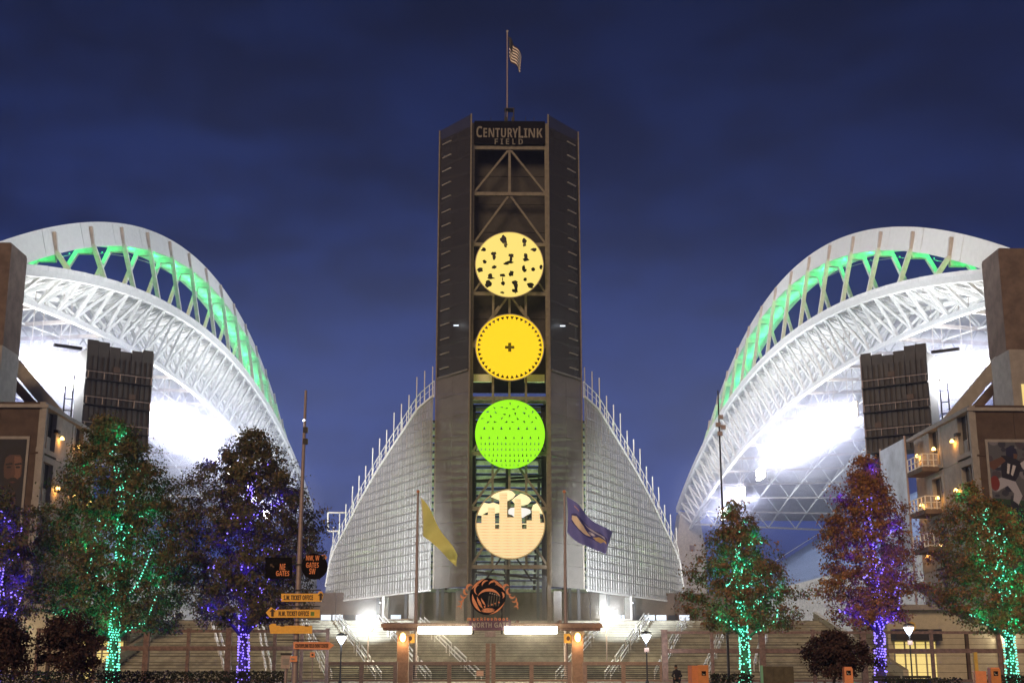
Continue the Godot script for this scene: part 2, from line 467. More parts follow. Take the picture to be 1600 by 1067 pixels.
func drape(w: int, h: int, f: Callable) -> ArrayMesh:                    # a cloth: f(u, v) gives each point
	var st := begin(true)
	for i in w:
		for j in h:
			for k in [[0, 0], [1, 0], [1, 1], [0, 0], [1, 1], [0, 1]]:
				var u: float = float(i + k[0]) / w; var v: float = float(j + k[1]) / h
				st.set_uv(Vector2(u, v))
				st.add_vertex(f.call(u, v))
	return done(st)
func national_flag(top: Vector3) -> void:
	var im := canvas(190, 130, Color(0.95, 0.93, 0.88))
	for k in 13:
		if k % 2 == 0: im.fill_rect(Rect2i(0, k * 10, 190, 10), Color(0.20, 0.05, 0.06))
	im.fill_rect(Rect2i(0, 0, 76, 70), Color(0.035, 0.04, 0.09))
	for r in 9:
		for c in (6 if r % 2 == 0 else 5):
			im.fill_rect(Rect2i(4 + c * 12 + (6 if r % 2 else 0), 4 + r * 7, 3, 3), Color(0.5, 0.5, 0.5))
	var m := pic("national_flag_cloth", im)
	var o := Vector3(-0.14, top.y - 0.6, -143.4)
	var f := func(u: float, v: float):
		return o + Vector3(u * 1.55 + 0.12 * sin(u * 9 + v * 2), -v * 2.9 - u * 2.0 - 0.4 * u * u + 0.35 * u * v, 0.28 * sin(u * 11.0 + v * 2.2) * (0.3 + u))
	var fl := put(self, "flag", drape(28, 16, f), Transform3D(), m)
	tag(fl, "drooping striped national flag with a dark starry canton above the tower", "flag")

func screen_wall(s: int) -> void:
	var a := Vector2(s * 8.7, 146.6); var b := Vector2(s * 23.5, 177)
	var la := Vector2(-8.7, 146.6); var lb := Vector2(-23.5, 177)
	var edge := []
	for q in [[675, 621], [652, 641], [629, 676], [610, 704.5], [586, 742], [562, 784], [542, 823], [526, 853], [515, 880], [509, 918], [508, 940]]:
		edge.append(on_plan(q[0], q[1], la, lb))
	edge[0].x = 0.0
	var outline := PackedVector2Array([Vector2(0, 9.46)])
	for e in edge: outline.append(e)
	outline[outline.size() - 1] = Vector2(edge[-1].x, 9.46)
	var t := thing("screen_wall", ["grey mesh screen wall with a sloping railed edge, behind the yellow flag", "grey mesh screen wall with a sloping railed edge, behind the blue flag"][(s + 1) / 2], "wall", Vector3(a.x, 0, -a.y), "mesh screen walls beside the tower")
	panels(t, "mesh_panel", outline, a, b, 2.4, 1.9, null)
	var dir := (b - a).normalized()
	var pt := func(u: float, h: float, back: float): return Vector3(a.x + dir.x * u - s * 0.9 * back, h, -(a.y + dir.y * u) - 0.44 * back)
	var eh := func(u: float):
		for k in edge.size() - 1:
			if u <= edge[k + 1].x: return lerpf(edge[k].y, edge[k + 1].y, clampf((u - edge[k].x) / maxf(edge[k + 1].x - edge[k].x, 0.01), 0, 1))
		return edge[-1].y
	var n := 26
	var full: float = edge[-2].x
	for k in n:
		var u0: float = full * k / n; var u1: float = full * (k + 1) / n
		beam(t, "edge_trim", pt.call(u0, eh.call(u0) + 0.12, -0.02), pt.call(u1, eh.call(u1) + 0.12, -0.02), 0.24, 0.24, M.white_steel)
		pipe(t, "handrail", pt.call(u0, eh.call(u0) + 1.9, 0.1), pt.call(u1, eh.call(u1) + 1.9, 0.1), 0.1, M.rail_steel)
		pipe(t, "handrail", pt.call(u0, eh.call(u0) + 1.2, 0.1), pt.call(u1, eh.call(u1) + 1.2, 0.1), 0.05, M.rail_steel)
		pipe(t, "post", pt.call(u0, eh.call(u0), 0.1), pt.call(u0, eh.call(u0) + 1.9, 0.1), 0.09, M.rail_steel)
	for k in 42:                                                              # the weave's ribs, on the face of the mesh
		var u: float = 0.4 + 0.8 * k
		if u < full: beam(t, "rib", pt.call(u, 9.5, -0.06), pt.call(u, eh.call(u) - 0.1, -0.06), 0.06 if k % 3 else 0.11, 0.06, M.mesh_rib)
	for k in 24:
		var h := 9.95 + 0.95 * k
		var uu := full
		while uu > 0.3 and eh.call(uu) < h + 0.2: uu -= 0.25
		if uu > 0.5: beam(t, "girt", pt.call(0.1, h, -0.10), pt.call(uu, h, -0.10), 0.06, 0.07 + 0.03 * (k % 3), M.mesh_rib)
	for k in 15:
		var u: float = full * (k + 0.35) / 15.0
		beam(t, "mast", pt.call(u, eh.call(u) - 0.3, 0.25), pt.call(u, eh.call(u) + 3.9 + 0.35 * (k % 3), 0.25), 0.1, 0.28, M.white_steel)
	beam(t, "base_trim", pt.call(0, 9.4, -0.02), pt.call(edge[-1].x, 9.4, -0.02), 0.2, 0.16, M.white_steel)
	if s < 0:
		var fr := []
		for q in [[541, 801], [512, 801], [512, 830], [528, 830]]: fr.append(sd(q[0], q[1], 176.0))
		for k in 3: pipe(t, "frame_pipe", fr[k], fr[k + 1], 0.22, M.white_steel)
	# what carries the wall
	for u in ([9.0, 17.5]):
		box(t, "support_column", pt.call(u, 7.4, 1.6), Vector3(0.75, 4.0, 0.75), M.facade_grey)
	# bleachers seen through both walls are one stand, built once
	if s == 1:
		bleachers(edge, full)
	# a wall floodlight on a pole by the stairs
	var fp := sd(575, 980, 124) if s < 0 else sd(948, 973, 124)
	var gh := stair_h(-fp.z)
	var l := thing("floodlight", ["glaring white floodlight on a short pole on the stairs, left of the gate lights", "glaring white floodlight on a short pole on the stairs, right of the gate lights"][(s + 1) / 2], "floodlight", Vector3(fp.x, gh, fp.z), "floodlights on the stairs")
	pipe(l, "pole", Vector3(fp.x, gh, fp.z - 0.3), Vector3(fp.x, fp.y - 0.25, fp.z - 0.3), 0.12, M.pole_grey)
	box(l, "housing", fp + Vector3(0, 0, -0.22), Vector3(0.95, 0.8, 0.3), M.dark_steel)
	sphere(l, "lamp", fp, Vector3(0.85, 0.72, 0.25), M.flood_lamp)
	omni("floodlight_light", fp + Vector3(0, 0.1, 0.6), Color(1, 0.95, 0.82), 24.0, 0.3)
	halo(fp + Vector3(0, 0, 0.35), 1.5)
	spot("floodlight_beam", fp + Vector3(0, 0.15, -0.55), Vector3(s * 18.0, 20.5, -168.0), Color(0.95, 0.97, 1.0), 2800.0, 29.0, 0.3)

func halo(p: Vector3, size: float) -> void:  # nested fog added round a lamp to make its glare
	for q in [[0.5, 0.12], [1.0, 0.05], [1.75, 0.018], [2.8, 0.007]]:
		var g := FogVolume.new()
		g.name = "added_fog"
		g.shape = 0
		var fm := FogMaterial.new()
		fm.density = q[1]; fm.albedo = Color(0.95, 0.94, 0.9)
		g.material = fm
		g.size = Vector3.ONE * size * q[0]
		g.transform = FR * here(p)
		tag(g, "added fog giving glare round a lamp by the stairs", "", "", "stuff")
		add_child(g, true)
func bleachers(edge: Array, full: float) -> void:
	var t := thing("bleachers", "tiers of pale bleacher planks rising behind the mesh screen walls", "bleachers", Vector3(0, 0, -165))
	for k in 30:
		var d := 148.6 + 1.15 * k; var h := 31.6 - 0.74 * k
		var wx := 8.7 + (d - 146.6) * (14.8 / 30.4) - 1.0
		for e in range(edge.size() - 1):
			if edge[e + 1].y < h + 1.0:
				var u := lerpf(edge[e].x, edge[e + 1].x, clampf((edge[e].y - h - 1.0) / maxf(edge[e].y - edge[e + 1].y, 0.01), 0, 1))
				wx = minf(wx, 8.7 + u * 14.8 / 33.8 - 0.6)
				break
		box(t, "plank", Vector3(0, h, -d), Vector3(2 * wx, 0.16, 0.62), M.dark_steel)
		box(t, "riser", Vector3(0, h - 0.42 + 0.03 * (k % 3), -d - 0.22), Vector3(2 * wx - 0.2, 0.52, 0.05), M.plank)
	for k in 11:
		var x := -20.0 + 4.0 * k
		var d0 := maxf(149.5, 146.6 + (absf(x) - 8.0) * 30.4 / 14.8 + 1.5)
		if d0 > 180: continue
		var h0 := 31.2 - 0.74 * (d0 - 148.6) / 1.15
		beam(t, "raker", Vector3(x, h0, -d0), Vector3(x, 9.6, -183.0), 0.35, 0.6, M.dark_steel)
		beam(t, "column", Vector3(x, 2, -d0 - 0.3), Vector3(x, h0 - 0.2, -d0 - 0.3), 0.35, 0.35, M.dark_steel)
		if d0 < 164: beam(t, "column", Vector3(x, 2, -166), Vector3(x, 31.2 - 0.74 * 15.1, -166), 0.35, 0.35, M.dark_steel)
		if k < 10:
			for h in [12.0, 17.0, 22.0, 26.5]:
				if h < h0 - 1: beam(t, "brace", Vector3(x, h, -d0 - 0.5), Vector3(x + 4, h + 0.2, -maxf(149.5, 146.6 + (absf(x + 4) - 8.0) * 30.4 / 14.8 + 1.5) - 0.5), 0.2, 0.25, M.dark_steel)
	for k in 6:
		beam(t, "stringer", Vector3(-4.0 + 0.0, 11.5 + 3.4 * k, -147.6), Vector3(4.0, 11.3 + 3.4 * k + (0.8 if k % 2 else -0.6), -147.6), 0.18, 0.24, M.dark_steel)
	for x in [-2.6, 2.6]:
		pipe(t, "cross_tie", Vector3(x, 10.5, -147.2), Vector3(-x, 18.0, -147.4 if x > 0 else -147.1), 0.2, M.dark_steel)
	for s in [-1, 1]:
		for q in [[5.6, 16.0, 152.0], [5.4, 25.0, 150.8], [13.0, 12.0, 162.5], [10.5, 19.5, 156.5], [17.5, 14.0, 170.0]]:  # some green light belongs here; more lamps added to brighten the structure
			var g := thing("added_green_lamp", "added green lamp under the bleachers, %s" % [["low by the tower", "high by the tower", "lowest", "halfway up behind the mesh", "farthest out"][[16.0, 25.0, 12.0, 19.5, 14.0].find(q[1])] + (", yellow flag side" if s < 0 else ", blue flag side")], "floodlight", Vector3(s * q[0], q[1], -q[2]), "added green lights under the bleachers")
			box(g, "housing", Vector3(s * q[0], q[1] - 0.15, -q[2]), Vector3(0.4, 0.12, 0.4), M.dark_steel)
			sphere(g, "lamp", Vector3(s * q[0], q[1] + 0.02, -q[2]), Vector3.ONE * 0.3, M.green_led)
			omni("added_green_lamp_light", Vector3(s * q[0], q[1] + 0.02, -q[2]), Color(0.84, 1.0, 0.66), 26.0, 0.14)
	# concourse behind the bleachers
	var w := thing("concourse", "brown concourse wall in the shade below the screen walls", "building", Vector3(0, 0, -178))
	for k in 12:
		box(w, "wall_panel", Vector3(-30.25 + 5.5 * k, 5.2, -172.0 - 0.03 * (k % 2)), Vector3(5.44, 10.4, 0.4), M.facade_brown)
	box(w, "floor_slab", Vector3(0, 5.9, -161), Vector3(62, 0.3, 24), M.concrete)
	for k in 7:
		for s in [-1, 1]:
			box(w, "window", Vector3(s * (14.2 + 1.5 * k), 7.25, -171.7), Vector3(1.3, 0.7, 0.1), M.lit_window_cool if (k + s) % 3 else M.window_dark)
	for s in [-1, 1]:
		for x in [11.0, 14.6]:
			beam(w, "frame", Vector3(s * x, 6.1, -156), Vector3(s * x, 9.2, -156), 0.22, 0.22, M.white_steel)
		beam(w, "frame", Vector3(s * 11.0, 6.5, -156), Vector3(s * 14.6, 6.5, -156), 0.16, 0.16, M.white_steel)
		box(w, "column", Vector3(s * 5.4, 7.6, -146.5), Vector3(0.9, 3.4, 0.9), M.facade_grey)
		omni("added_concourse_light", Vector3(s * 16, 8.6, -166), Color(1, 0.85, 0.65), 4.0)  # light added to lift the concourse, no such lamp known there
		box(w, "lamp", Vector3(s * 16, 8.9, -166), Vector3(0.5, 0.1, 0.5), M.cool_lamp)  # body for the added concourse light

# the arched roofs: the arch, the truss chords below it
func arch(d: float) -> float: return 87.2 - 0.00176 * (d - 297) * (d - 297)
func top_chord(d: float) -> float: return 69.0 - 0.00097 * (d - 300) * (d - 300)
func low_chord(d: float) -> float: return 57.6 - 0.000605 * (d - 290) * (d - 290)
func deck_h(x: float, d: float) -> float: return top_chord(d) + 0.5 - 0.2 * (minf(x, 80) - 61.3)
func roof(s: int) -> void:
	var t := thing("arched_roof", ["white arched stadium roof with truss, behind the large bushy olive-brown tree", "white arched stadium roof with truss, behind the violet-lit red tree"][(s + 1) / 2], "stadium roof", Vector3(s * 65, 0, -297), "arched roofs over the two stands")
	var n := 35
	var d0 := 158.0; var dd := 278.0 / n
	var v := func(x: float, h: float, d: float): return Vector3(s * x, h, -d)
	for k in range(0, n, 2):
		var rings := []
		for j in 5:
			var d := d0 + dd * (k + minf(j / 2.0, n - k) * (1.0 if j < 4 else 0.992))
			var y := arch(d)
			rings.append([v.call(64.0, y - 4.1, d), v.call(65.0, y, d), v.call(68.6, y - 2.8, d), v.call(69.4, y - 4.1, d)])
		put(t, "arch_girder", sweep(rings), Transform3D(), M.white_steel)
	for c in [[61.3, 0, 0.95], [65.0, 1, 0.8], [70.0, 2, 0.7]]:
		var rings := []
		for k in n + 1:
			var d := d0 + dd * k
			var h: float = top_chord(d) if c[1] == 0 else low_chord(d) if c[1] == 1 else deck_h(70, d) - 0.8
			var w: float = c[2] / 2
			rings.append([v.call(c[0] - w, h - w, d), v.call(c[0] - w, h + w, d), v.call(c[0] + w, h + w, d), v.call(c[0] + w, h - w, d)])
		put(t, "chord", sweep(rings), Transform3D(), M.white_steel)
	for k in n + 1:
		var d := d0 + dd * k
		var a: Vector3 = v.call(61.3, top_chord(d), d); var b: Vector3 = v.call(65, low_chord(d), d); var c: Vector3 = v.call(70, deck_h(70, d) - 0.8, d)
		beam(t, "web_member", a, b, 0.42, 0.42, M.white_steel)
		beam(t, "web_member", c, b, 0.36, 0.36, M.white_steel)
		beam(t, "tie", a, c, 0.3, 0.3, M.white_steel)
		if k < n:
			var e := d + dd
			beam(t, "web_member", v.call(61.3, top_chord(e), e), b, 0.42, 0.42, M.white_steel)
			beam(t, "web_member", v.call(70, deck_h(70, e) - 0.8, e), b, 0.34, 0.34, M.white_steel)
			beam(t, "tie", a, v.call(70, deck_h(70, e) - 0.8, e), 0.26, 0.26, M.white_steel)
			# deck, in bays
			var ring := []
			for f in [d + 0.04, e - 0.04]:
				ring.append([v.call(62.2, deck_h(62.2, f), f), v.call(80, deck_h(80, f), f), v.call(116, deck_h(116, f), f), v.call(116, deck_h(116, f) + 0.5, f), v.call(80, deck_h(80, f) + 0.5, f), v.call(62.2, deck_h(62.2, f) + 0.5, f)])
			put(t, "roof_panel", sweep(ring), Transform3D(), M.deck_white)
			beam(t, "fascia", v.call(61.0, top_chord(d) + 0.75, d), v.call(61.0, top_chord(e) + 0.75, e - 0.12), 0.5, 0.6, M.deck_white)
		if k % 2 == 0:
			# ribs under the deck
			beam(t, "rib", v.call(65, low_chord(d) - 0.2, d), v.call(112, deck_h(112, d) - 6.0, d), 0.4, 0.55, M.leg_grey)
			for j in 5:
				var x := 72.0 + 9.0 * j
				var h := lerpf(low_chord(d) - 0.2, deck_h(112, d) - 6.0, (x - 65) / 47.0)
				beam(t, "rib_web", v.call(x, h, d), v.call(x - 4, deck_h(x - 4, d) - 0.1, d), 0.26, 0.26, M.white_steel)
				beam(t, "rib_web", v.call(x, h, d), v.call(x + 4, deck_h(x + 4, d) - 0.1, d), 0.26, 0.26, M.white_steel)
				if k + 2 <= n: beam(t, "purlin", v.call(x, h, d), v.call(x, lerpf(low_chord(d + 2 * dd) - 0.2, deck_h(112, d + 2 * dd) - 6.0, (x - 65) / 47.0), d + 2 * dd), 0.28, 0.28, M.white_steel)
	# the legs between arch and truss, a fin at the head of each
	for k in 17:
		var d := 161.5 + 16.0 * k
		var y := arch(d) - 4.1
		if y < top_chord(d) + 0.6: continue
		beam(t, "fin", v.call(63.85, y - 0.3, d), v.call(64.45, minf(y + 3.4, arch(d) - 0.8), d), 0.55, 0.5, M.leg_grey, Vector3(1, 0, 0))
		beam(t, "leg", v.call(63.9, y + 0.3, d), v.call(61.5, top_chord(d) + 0.4, d), 0.85, 0.7, M.leg_pale, Vector3(1, 0, 0))
		beam(t, "leg", v.call(65.9, y, d), v.call(69.6, deck_h(69.6, d) + 0.4, d), 0.8, 0.65, M.leg_pale, Vector3(1, 0, 0))
		beam(t, "head_plate", v.call(63.9, y - 0.35, d), v.call(66.2, y - 0.35, d), 0.9, 1.5, M.leg_pale)
		box(t, "green_lamp", v.call(66.6, y - 1.9, d - 2.6), Vector3(0.16, 0.1, 0.16), M.green_strip)
		omni("green_roof_light", v.call(66.4, y - 1.6, d - 2.7), Color(0.14, 1.0, 0.5), 9.0, 0.15)
	for k in 17:
		var d := 169.5 + 16.0 * k
		if arch(d) - 4.1 < top_chord(d) + 2.5: continue
		var p: Vector3 = v.call(67.3, (arch(d - 7.6) + arch(d + 7.6)) / 2 - 5.5, d)
		var along: Vector3 = v.call(67.3, arch(d + 7.6) - 5.5, d + 7.6) - v.call(67.3, arch(d - 7.6) - 5.5, d - 7.6)
		beam(t, "green_lamp", p - along * 0.5 + Vector3(0, 0.1, 0), p + along * 0.5 + Vector3(0, 0.1, 0), 0.08, 0.06, M.green_strip)
		var al := AreaLight3D.new()
		al.name = "green_roof_light"
		al.area_size = Vector2(along.length(), 0.3); al.light_energy = 26.0; al.light_color = Color(0.27, 1.0, 0.6); al.area_range = 200.0; al.shadow_enabled = true
		add_child(al, true)
		var xx := along.normalized()
		var zz := (Vector3.DOWN - xx * Vector3.DOWN.dot(xx)).normalized()
		al.transform = FR * Transform3D(Basis(xx, zz.cross(xx), zz), p + Vector3(0, 0.25, 0))
	# banks of floodlights hung below the roof
	var ds := [172.0, 184.0, 196.0, 246.0, 260.0, 274.0, 288.0, 304.0, 330.0, 357.0, 384.0]
	var place := ["nearest to the pylon", "second from the pylon", "third from the pylon", "fourth from the pylon", "fifth from the pylon", "sixth from the pylon", "fifth from the far end", "fourth from the far end", "third from the far end", "second from the far end", "last at the far end"]
	for k in ds.size():
		var d: float = ds[k]
		var p: Vector3 = v.call(67.5, low_chord(d) - 8.0, d)
		var l := thing("floodlight_bank", "blazing white floodlight bank below the %s arched roof, %s" % [SIDE[s], place[k]], "floodlights", p, "floodlight banks below the arched roofs")
		box(l, "frame", p + Vector3(s * 0.4, 0.1, 0), Vector3(0.3, 3.0, 9.0), M.leg_grey)
		pipe(l, "hanger", p + Vector3(s * 0.4, 1.5, -2), Vector3(s * 67.9, deck_h(67.9, d), -d - 2), 0.14, M.leg_grey)
		pipe(l, "hanger", p + Vector3(s * 0.4, 1.5, 2), Vector3(s * 67.9, deck_h(67.9, d), -d + 2), 0.14, M.leg_grey)
		for i in 6:
			for j in 3:
				sphere(l, "lamp", p + Vector3(-s * 0.05, -0.9 + 1.0 * j, -3.7 + 1.48 * i), Vector3(0.7, 0.95, 1.35), M.flood_lamp)
		omni("floodlight_bank_light", p + Vector3(-s * 1.0, -1.2, 0), Color(0.97, 0.98, 1.0), 280.0, 1.2)
		spot("floodlight_bank_beam", p + Vector3(s * 1.5, -2.0, 0), p + Vector3(s * 26.0, 6.0, 0), Color(0.97, 0.98, 1.0), 750.0, 52.0, 1.0)
		spot("floodlight_bank_beam", p + Vector3(-s * 1.2, 0.4, 0), Vector3(-s * 64.5, arch(d) - 3.0, -d), Color(0.97, 0.98, 1.0), 3800.0, 24.0, 1.0)
		spot("floodlight_bank_beam", p + Vector3(-s * 1.2, -0.4, 0), Vector3(-s * 60.0, 8.0, -d - 10), Color(0.97, 0.98, 1.0), 2600.0, 34.0, 1.0)
	for q in [[184.0, 16.0], [275.0, 42.0], [366.0, 24.0]]:  # fog added round the banks to spread their glare
		for f in [[38.0, 33.0, 2.35, 0.0006], [29.0, 25.0, 2.15, 0.0012], [20.0, 17.0, 1.9, 0.004], [11.0, 10.0, 1.7, 0.016], [6.0, 5.0, 1.65, 0.04]]:
			var g := FogVolume.new()
			g.name = "added_fog"
			g.shape = 0
			var fm := FogMaterial.new()
			fm.density = f[3]; fm.albedo = Color(0.86, 0.87, 1.0)
			g.material = fm
			g.size = Vector3(f[0], f[1], q[1] * f[2])
			g.transform = FR * here(v.call(67.5, low_chord(q[0]) - 8.5, q[0]))
			g.set_meta("kind", "stuff"); g.set_meta("label", "added fog giving glare round the floodlights below the %s roof" % SIDE[s])
			add_child(g, true)
	# the concrete at both ends
	var y0 := thing("concrete_pylon", ["tall brown concrete pylon at the near end of the roof on the portrait poster side", "tall brown concrete pylon at the near end of the roof on the banner side"][(s + 1) / 2], "pylon", Vector3(s * 66, 0, -155), "concrete pylons at the near roof ends")
	var ring0 := []
	for q in [[0.0, 0.0], [29.0, 0.0], [51.2, 0.6]]:
		ring0.append([Vector3(s * (60.6 + q[1] * 0.3), q[0], -152.5), Vector3(s * 74, q[0], -152.5), Vector3(s * 74, q[0], -158.0), Vector3(s * (60.6 + q[1] * 0.3), q[0], -158.0)])
	put(y0, "shaft", sweep(ring0), Transform3D(), M.pylon_brown)
	box(y0, "cap", Vector3(s * 67.5, 51.35, -155.3), Vector3(13.2, 0.3, 5.6), M.pylon_brown)
	pipe(y0, "round_pier", Vector3(s * 60.0, 20, -157.2), Vector3(s * 60.0, 32.0, -157.2), 2.2, M.facade_grey)
	var y1 := thing("abutment", ["pale concrete block under the far end of the roof on the yellow flag side", "pale concrete block under the far end of the roof beside the blue flag's screen wall"][(s + 1) / 2], "abutment", Vector3(s * 65, 0, -438), "concrete blocks at the far roof ends")
	var ring1 := []
	for q in [[0.0, 5.5], [38.0, 5.0], [50.5, 3.0]]:
		ring1.append([Vector3(s * (65 - q[1]), q[0], -434), Vector3(s * (65 + q[1]), q[0], -434), Vector3(s * (65 + q[1]), q[0], -444), Vector3(s * (65 - q[1]), q[0], -444)])
	put(y1, "block", sweep(ring1), Transform3D(), M.facade_grey)
	box(y1, "hatch", Vector3(s * 65.4, 38.5, -433.9), Vector3(1.6, 2.0, 0.3), M.pylon_brown)

func stand(s: int) -> void:
	var t := thing("grandstand", "sloping stand of blue-grey seat rows below the %s arched roof" % SIDE[s], "stand", Vector3(s * 95, 0, -297), "stands below the arched roofs")
	for k in 32:
		box(t, "seat_row", Vector3(s * (72.7 + 1.42 * k), 20.0 + 0.87 * k, -297), Vector3(1.3, 0.9, 268), M.seat_blue)
	for k in 14:
		var d := 165.0 + 20.0 * k
		beam(t, "raker", Vector3(s * 72, 18.6, -d), Vector3(s * 118, 46.6, -d), 0.6, 1.4, M.concrete)
		beam(t, "column", Vector3(s * 96, 0, -d), Vector3(s * 96, 33, -d), 1.0, 1.0, M.concrete)
		box(t, "front_panel", Vector3(s * 71.8, 10, -d - 4), Vector3(0.4, 20, 19.9), M.concrete)
		box(t, "back_panel", Vector3(s * 118.6, 22, -d - 4), Vector3(0.4, 44, 19.9), M.concrete)
	beam(t, "sloping_rail", Vector3(s * 72, 21.8, -432), Vector3(s * 118, 49.6, -432), 0.2, 0.2, M.white_steel)
func corner(s: int) -> void:
	var x0 := 49.0
	var sidename: String = ["portrait poster", "player poster"][(s + 1) / 2]
	var t := thing("stadium_building", "brown and grey corner building with the %s on its front" % sidename, "building", Vector3(s * 65, 0, -135), "corner buildings at the stadium front")
	box(t, "core", Vector3(s * (x0 + 18.6), 13.7, -145), Vector3(36, 27.2, 18.6), M.facade_brown)
	for i in 8:
		for j in 5:
			box(t, "wall_panel", Vector3(s * (x0 + 2.3 + 4.5 * i), 3.5 + 5.5 * j - (0.75 if j == 0 else 0.0), -135.3), Vector3(4.46, 5.46 + (1.5 if j == 0 else 0.0), 0.4), M.facade_brown)
	for i in 4:
		for j in 5:
			var d := 137.4 + 4.75 * i
			var h := 3.5 + 5.5 * j
			if i in [0, 2] and j >= 1:
				var w := box(t, "window", Vector3(s * (x0 + 0.5), h, -d), Vector3(0.2, 4.2, 3.2), M.window_dark)
				box(t, "sill", Vector3(s * (x0 + 0.2), h - 2.3, -d), Vector3(0.7, 0.5, 4.71), M.facade_grey)
				box(t, "lintel", Vector3(s * (x0 + 0.2), h + 2.4, -d), Vector3(0.6, 0.66, 4.71), M.facade_grey)
				box(t, "jamb", Vector3(s * (x0 + 0.2), h, -d - 1.95), Vector3(0.6, 4.14, 0.75), M.facade_grey)
				box(t, "jamb", Vector3(s * (x0 + 0.2), h, -d + 1.95), Vector3(0.6, 4.14, 0.75), M.facade_grey)
				box(t, "mullion", Vector3(s * (x0 + 0.36), h, -d), Vector3(0.14, 4.14, 0.14), M.facade_grey)
				box(t, "blind", Vector3(s * (x0 + 0.39), h - 1.2, -d - 0.8), Vector3(0.06, 1.4, 1.3), M.facade_grey)
			else:
				box(t, "wall_panel", Vector3(s * (x0 + 0.2), h - (0.75 if j == 0 else 0.0), -d), Vector3(0.5, 5.46 + (1.5 if j == 0 else 0.0), 4.71), M.facade_grey)
	box(t, "corner_trim", Vector3(s * (x0 - 0.05), 13.8, -135.1), Vector3(0.5, 27.6, 0.5), M.facade_grey)
	box(t, "roof_slab", Vector3(s * (x0 + 18.3), 27.75, -145), Vector3(37.6, 0.35, 20.6), M.facade_grey)
	box(t, "camera_box", Vector3(s * (x0 - 0.4), 25.6, -138.4), Vector3(0.5, 0.35, 0.8), M.dark_steel)
	beam(t, "sloping_parapet", Vector3(s * 52.5, 28.4, -156.2), Vector3(s * 62.5, 39.4, -156.2), 0.8, 1.5, M.facade_grey)
	beam(t, "sloping_beam", Vector3(s * 53.5, 27.6, -156.6), Vector3(s * 63.0, 37.4, -156.6), 0.7, 1.0, M.pylon_brown)
	box(t, "rooftop_block", Vector3(s * 64.5, 32.3, -147.5), Vector3(13.5, 8.8, 5.5), M.facade_grey)
	box(t, "lit_window", Vector3(s * 59.6, 31.2, -144.7), Vector3(1.6, 2.8, 0.12), M.lit_window)
	# sconces
	for q in [[140.3, 25.2], [146.3, 25.3], [152.2, 25.4], [140.3, 19.8], [146.3, 19.7], [152.0, 19.6], [146.3, 14.4], [152.0, 14.2]]:
		var p := Vector3(s * (x0 - 0.35), q[1], -q[0])
		var l := thing("wall_lamp", "warm wall lamp on the %s building, %s, %s row" % [sidename, {140.3: "near its front corner", 146.3: "halfway back", 152.2: "at its rear end", 152.0: "at its rear end"}[q[0]], "top" if q[1] > 25 else "middle" if q[1] > 19 else "lowest"], "wall lamp", p, "warm wall lamps on the corner buildings")
		box(l, "bracket", p + Vector3(s * 0.22, 0.18, 0), Vector3(0.25, 0.12, 0.2), M.dark_steel)
		put(l, "shade", lathe([[0.06, 0.25], [0.2, 0.12], [0.24, -0.1]]), here(p), M.warm_lamp)
		omni("wall_lamp_light", p + Vector3(-s * 0.12, -0.22, 0), Color(1, 0.66, 0.28), 3.2, 0.1)
	# poster
	var im := canvas(200, 240, Color(0.05, 0.06, 0.10))
	if s < 0:
		paint(im, PackedVector2Array([Vector2(0, 0), Vector2(0.7, 0), Vector2(0.55, 1), Vector2(0, 1)]), Color(0.03, 0.035, 0.07))
		paint(im, PackedVector2Array([Vector2(0.55, 1), Vector2(0.62, 0.75), Vector2(0.8, 0.66), Vector2(1, 0.7), Vector2(1, 1)]), Color(0.08, 0.10, 0.17))
		paint(im, PackedVector2Array([Vector2(0.78, 0.5), Vector2(0.9, 0.5), Vector2(0.93, 0.72), Vector2(0.8, 0.74)]), Color(0.28, 0.19, 0.15))
		paint(im, PackedVector2Array([Vector2(0.72, 0.33), Vector2(0.71, 0.2), Vector2(0.76, 0.11), Vector2(0.86, 0.075), Vector2(0.95, 0.10), Vector2(0.99, 0.19), Vector2(0.985, 0.34)]), Color(0.035, 0.03, 0.032))
		paint(im, PackedVector2Array([Vector2(0.735, 0.30), Vector2(0.75, 0.2), Vector2(0.80, 0.165), Vector2(0.93, 0.165), Vector2(0.965, 0.22), Vector2(0.97, 0.33), Vector2(0.965, 0.43), Vector2(0.93, 0.515), Vector2(0.87, 0.555), Vector2(0.81, 0.535), Vector2(0.76, 0.46)]), Color(0.30, 0.205, 0.165))
		paint(im, PackedVector2Array([Vector2(0.86, 0.18), Vector2(0.935, 0.185), Vector2(0.955, 0.25), Vector2(0.955, 0.40), Vector2(0.90, 0.43), Vector2(0.87, 0.38)]), Color(0.43, 0.305, 0.245))
		paint(im, PackedVector2Array([Vector2(0.745, 0.40), Vector2(0.80, 0.425), Vector2(0.835, 0.41), Vector2(0.90, 0.41), Vector2(0.925, 0.43), Vector2(0.968, 0.39), Vector2(0.955, 0.49), Vector2(0.92, 0.545), Vector2(0.86, 0.575), Vector2(0.79, 0.545)]), Color(0.10, 0.07, 0.06))
		paint(im, PackedVector2Array([Vector2(0.82, 0.452), Vector2(0.865, 0.444), Vector2(0.905, 0.452), Vector2(0.865, 0.468)]), Color(0.30, 0.16, 0.14))
		paint(im, PackedVector2Array([Vector2(0.85, 0.28), Vector2(0.872, 0.28), Vector2(0.893, 0.385), Vector2(0.83, 0.385)]), Color(0.33, 0.225, 0.18))
		for x in [0.80, 0.915]:
			paint(im, PackedVector2Array([Vector2(x - 0.045, 0.262), Vector2(x + 0.04, 0.25), Vector2(x + 0.045, 0.268), Vector2(x - 0.04, 0.278)]), Color(0.05, 0.035, 0.03))
			paint(im, oval(x, 0.298, 0.028, 0.011), Color(0.06, 0.045, 0.04))
	else:
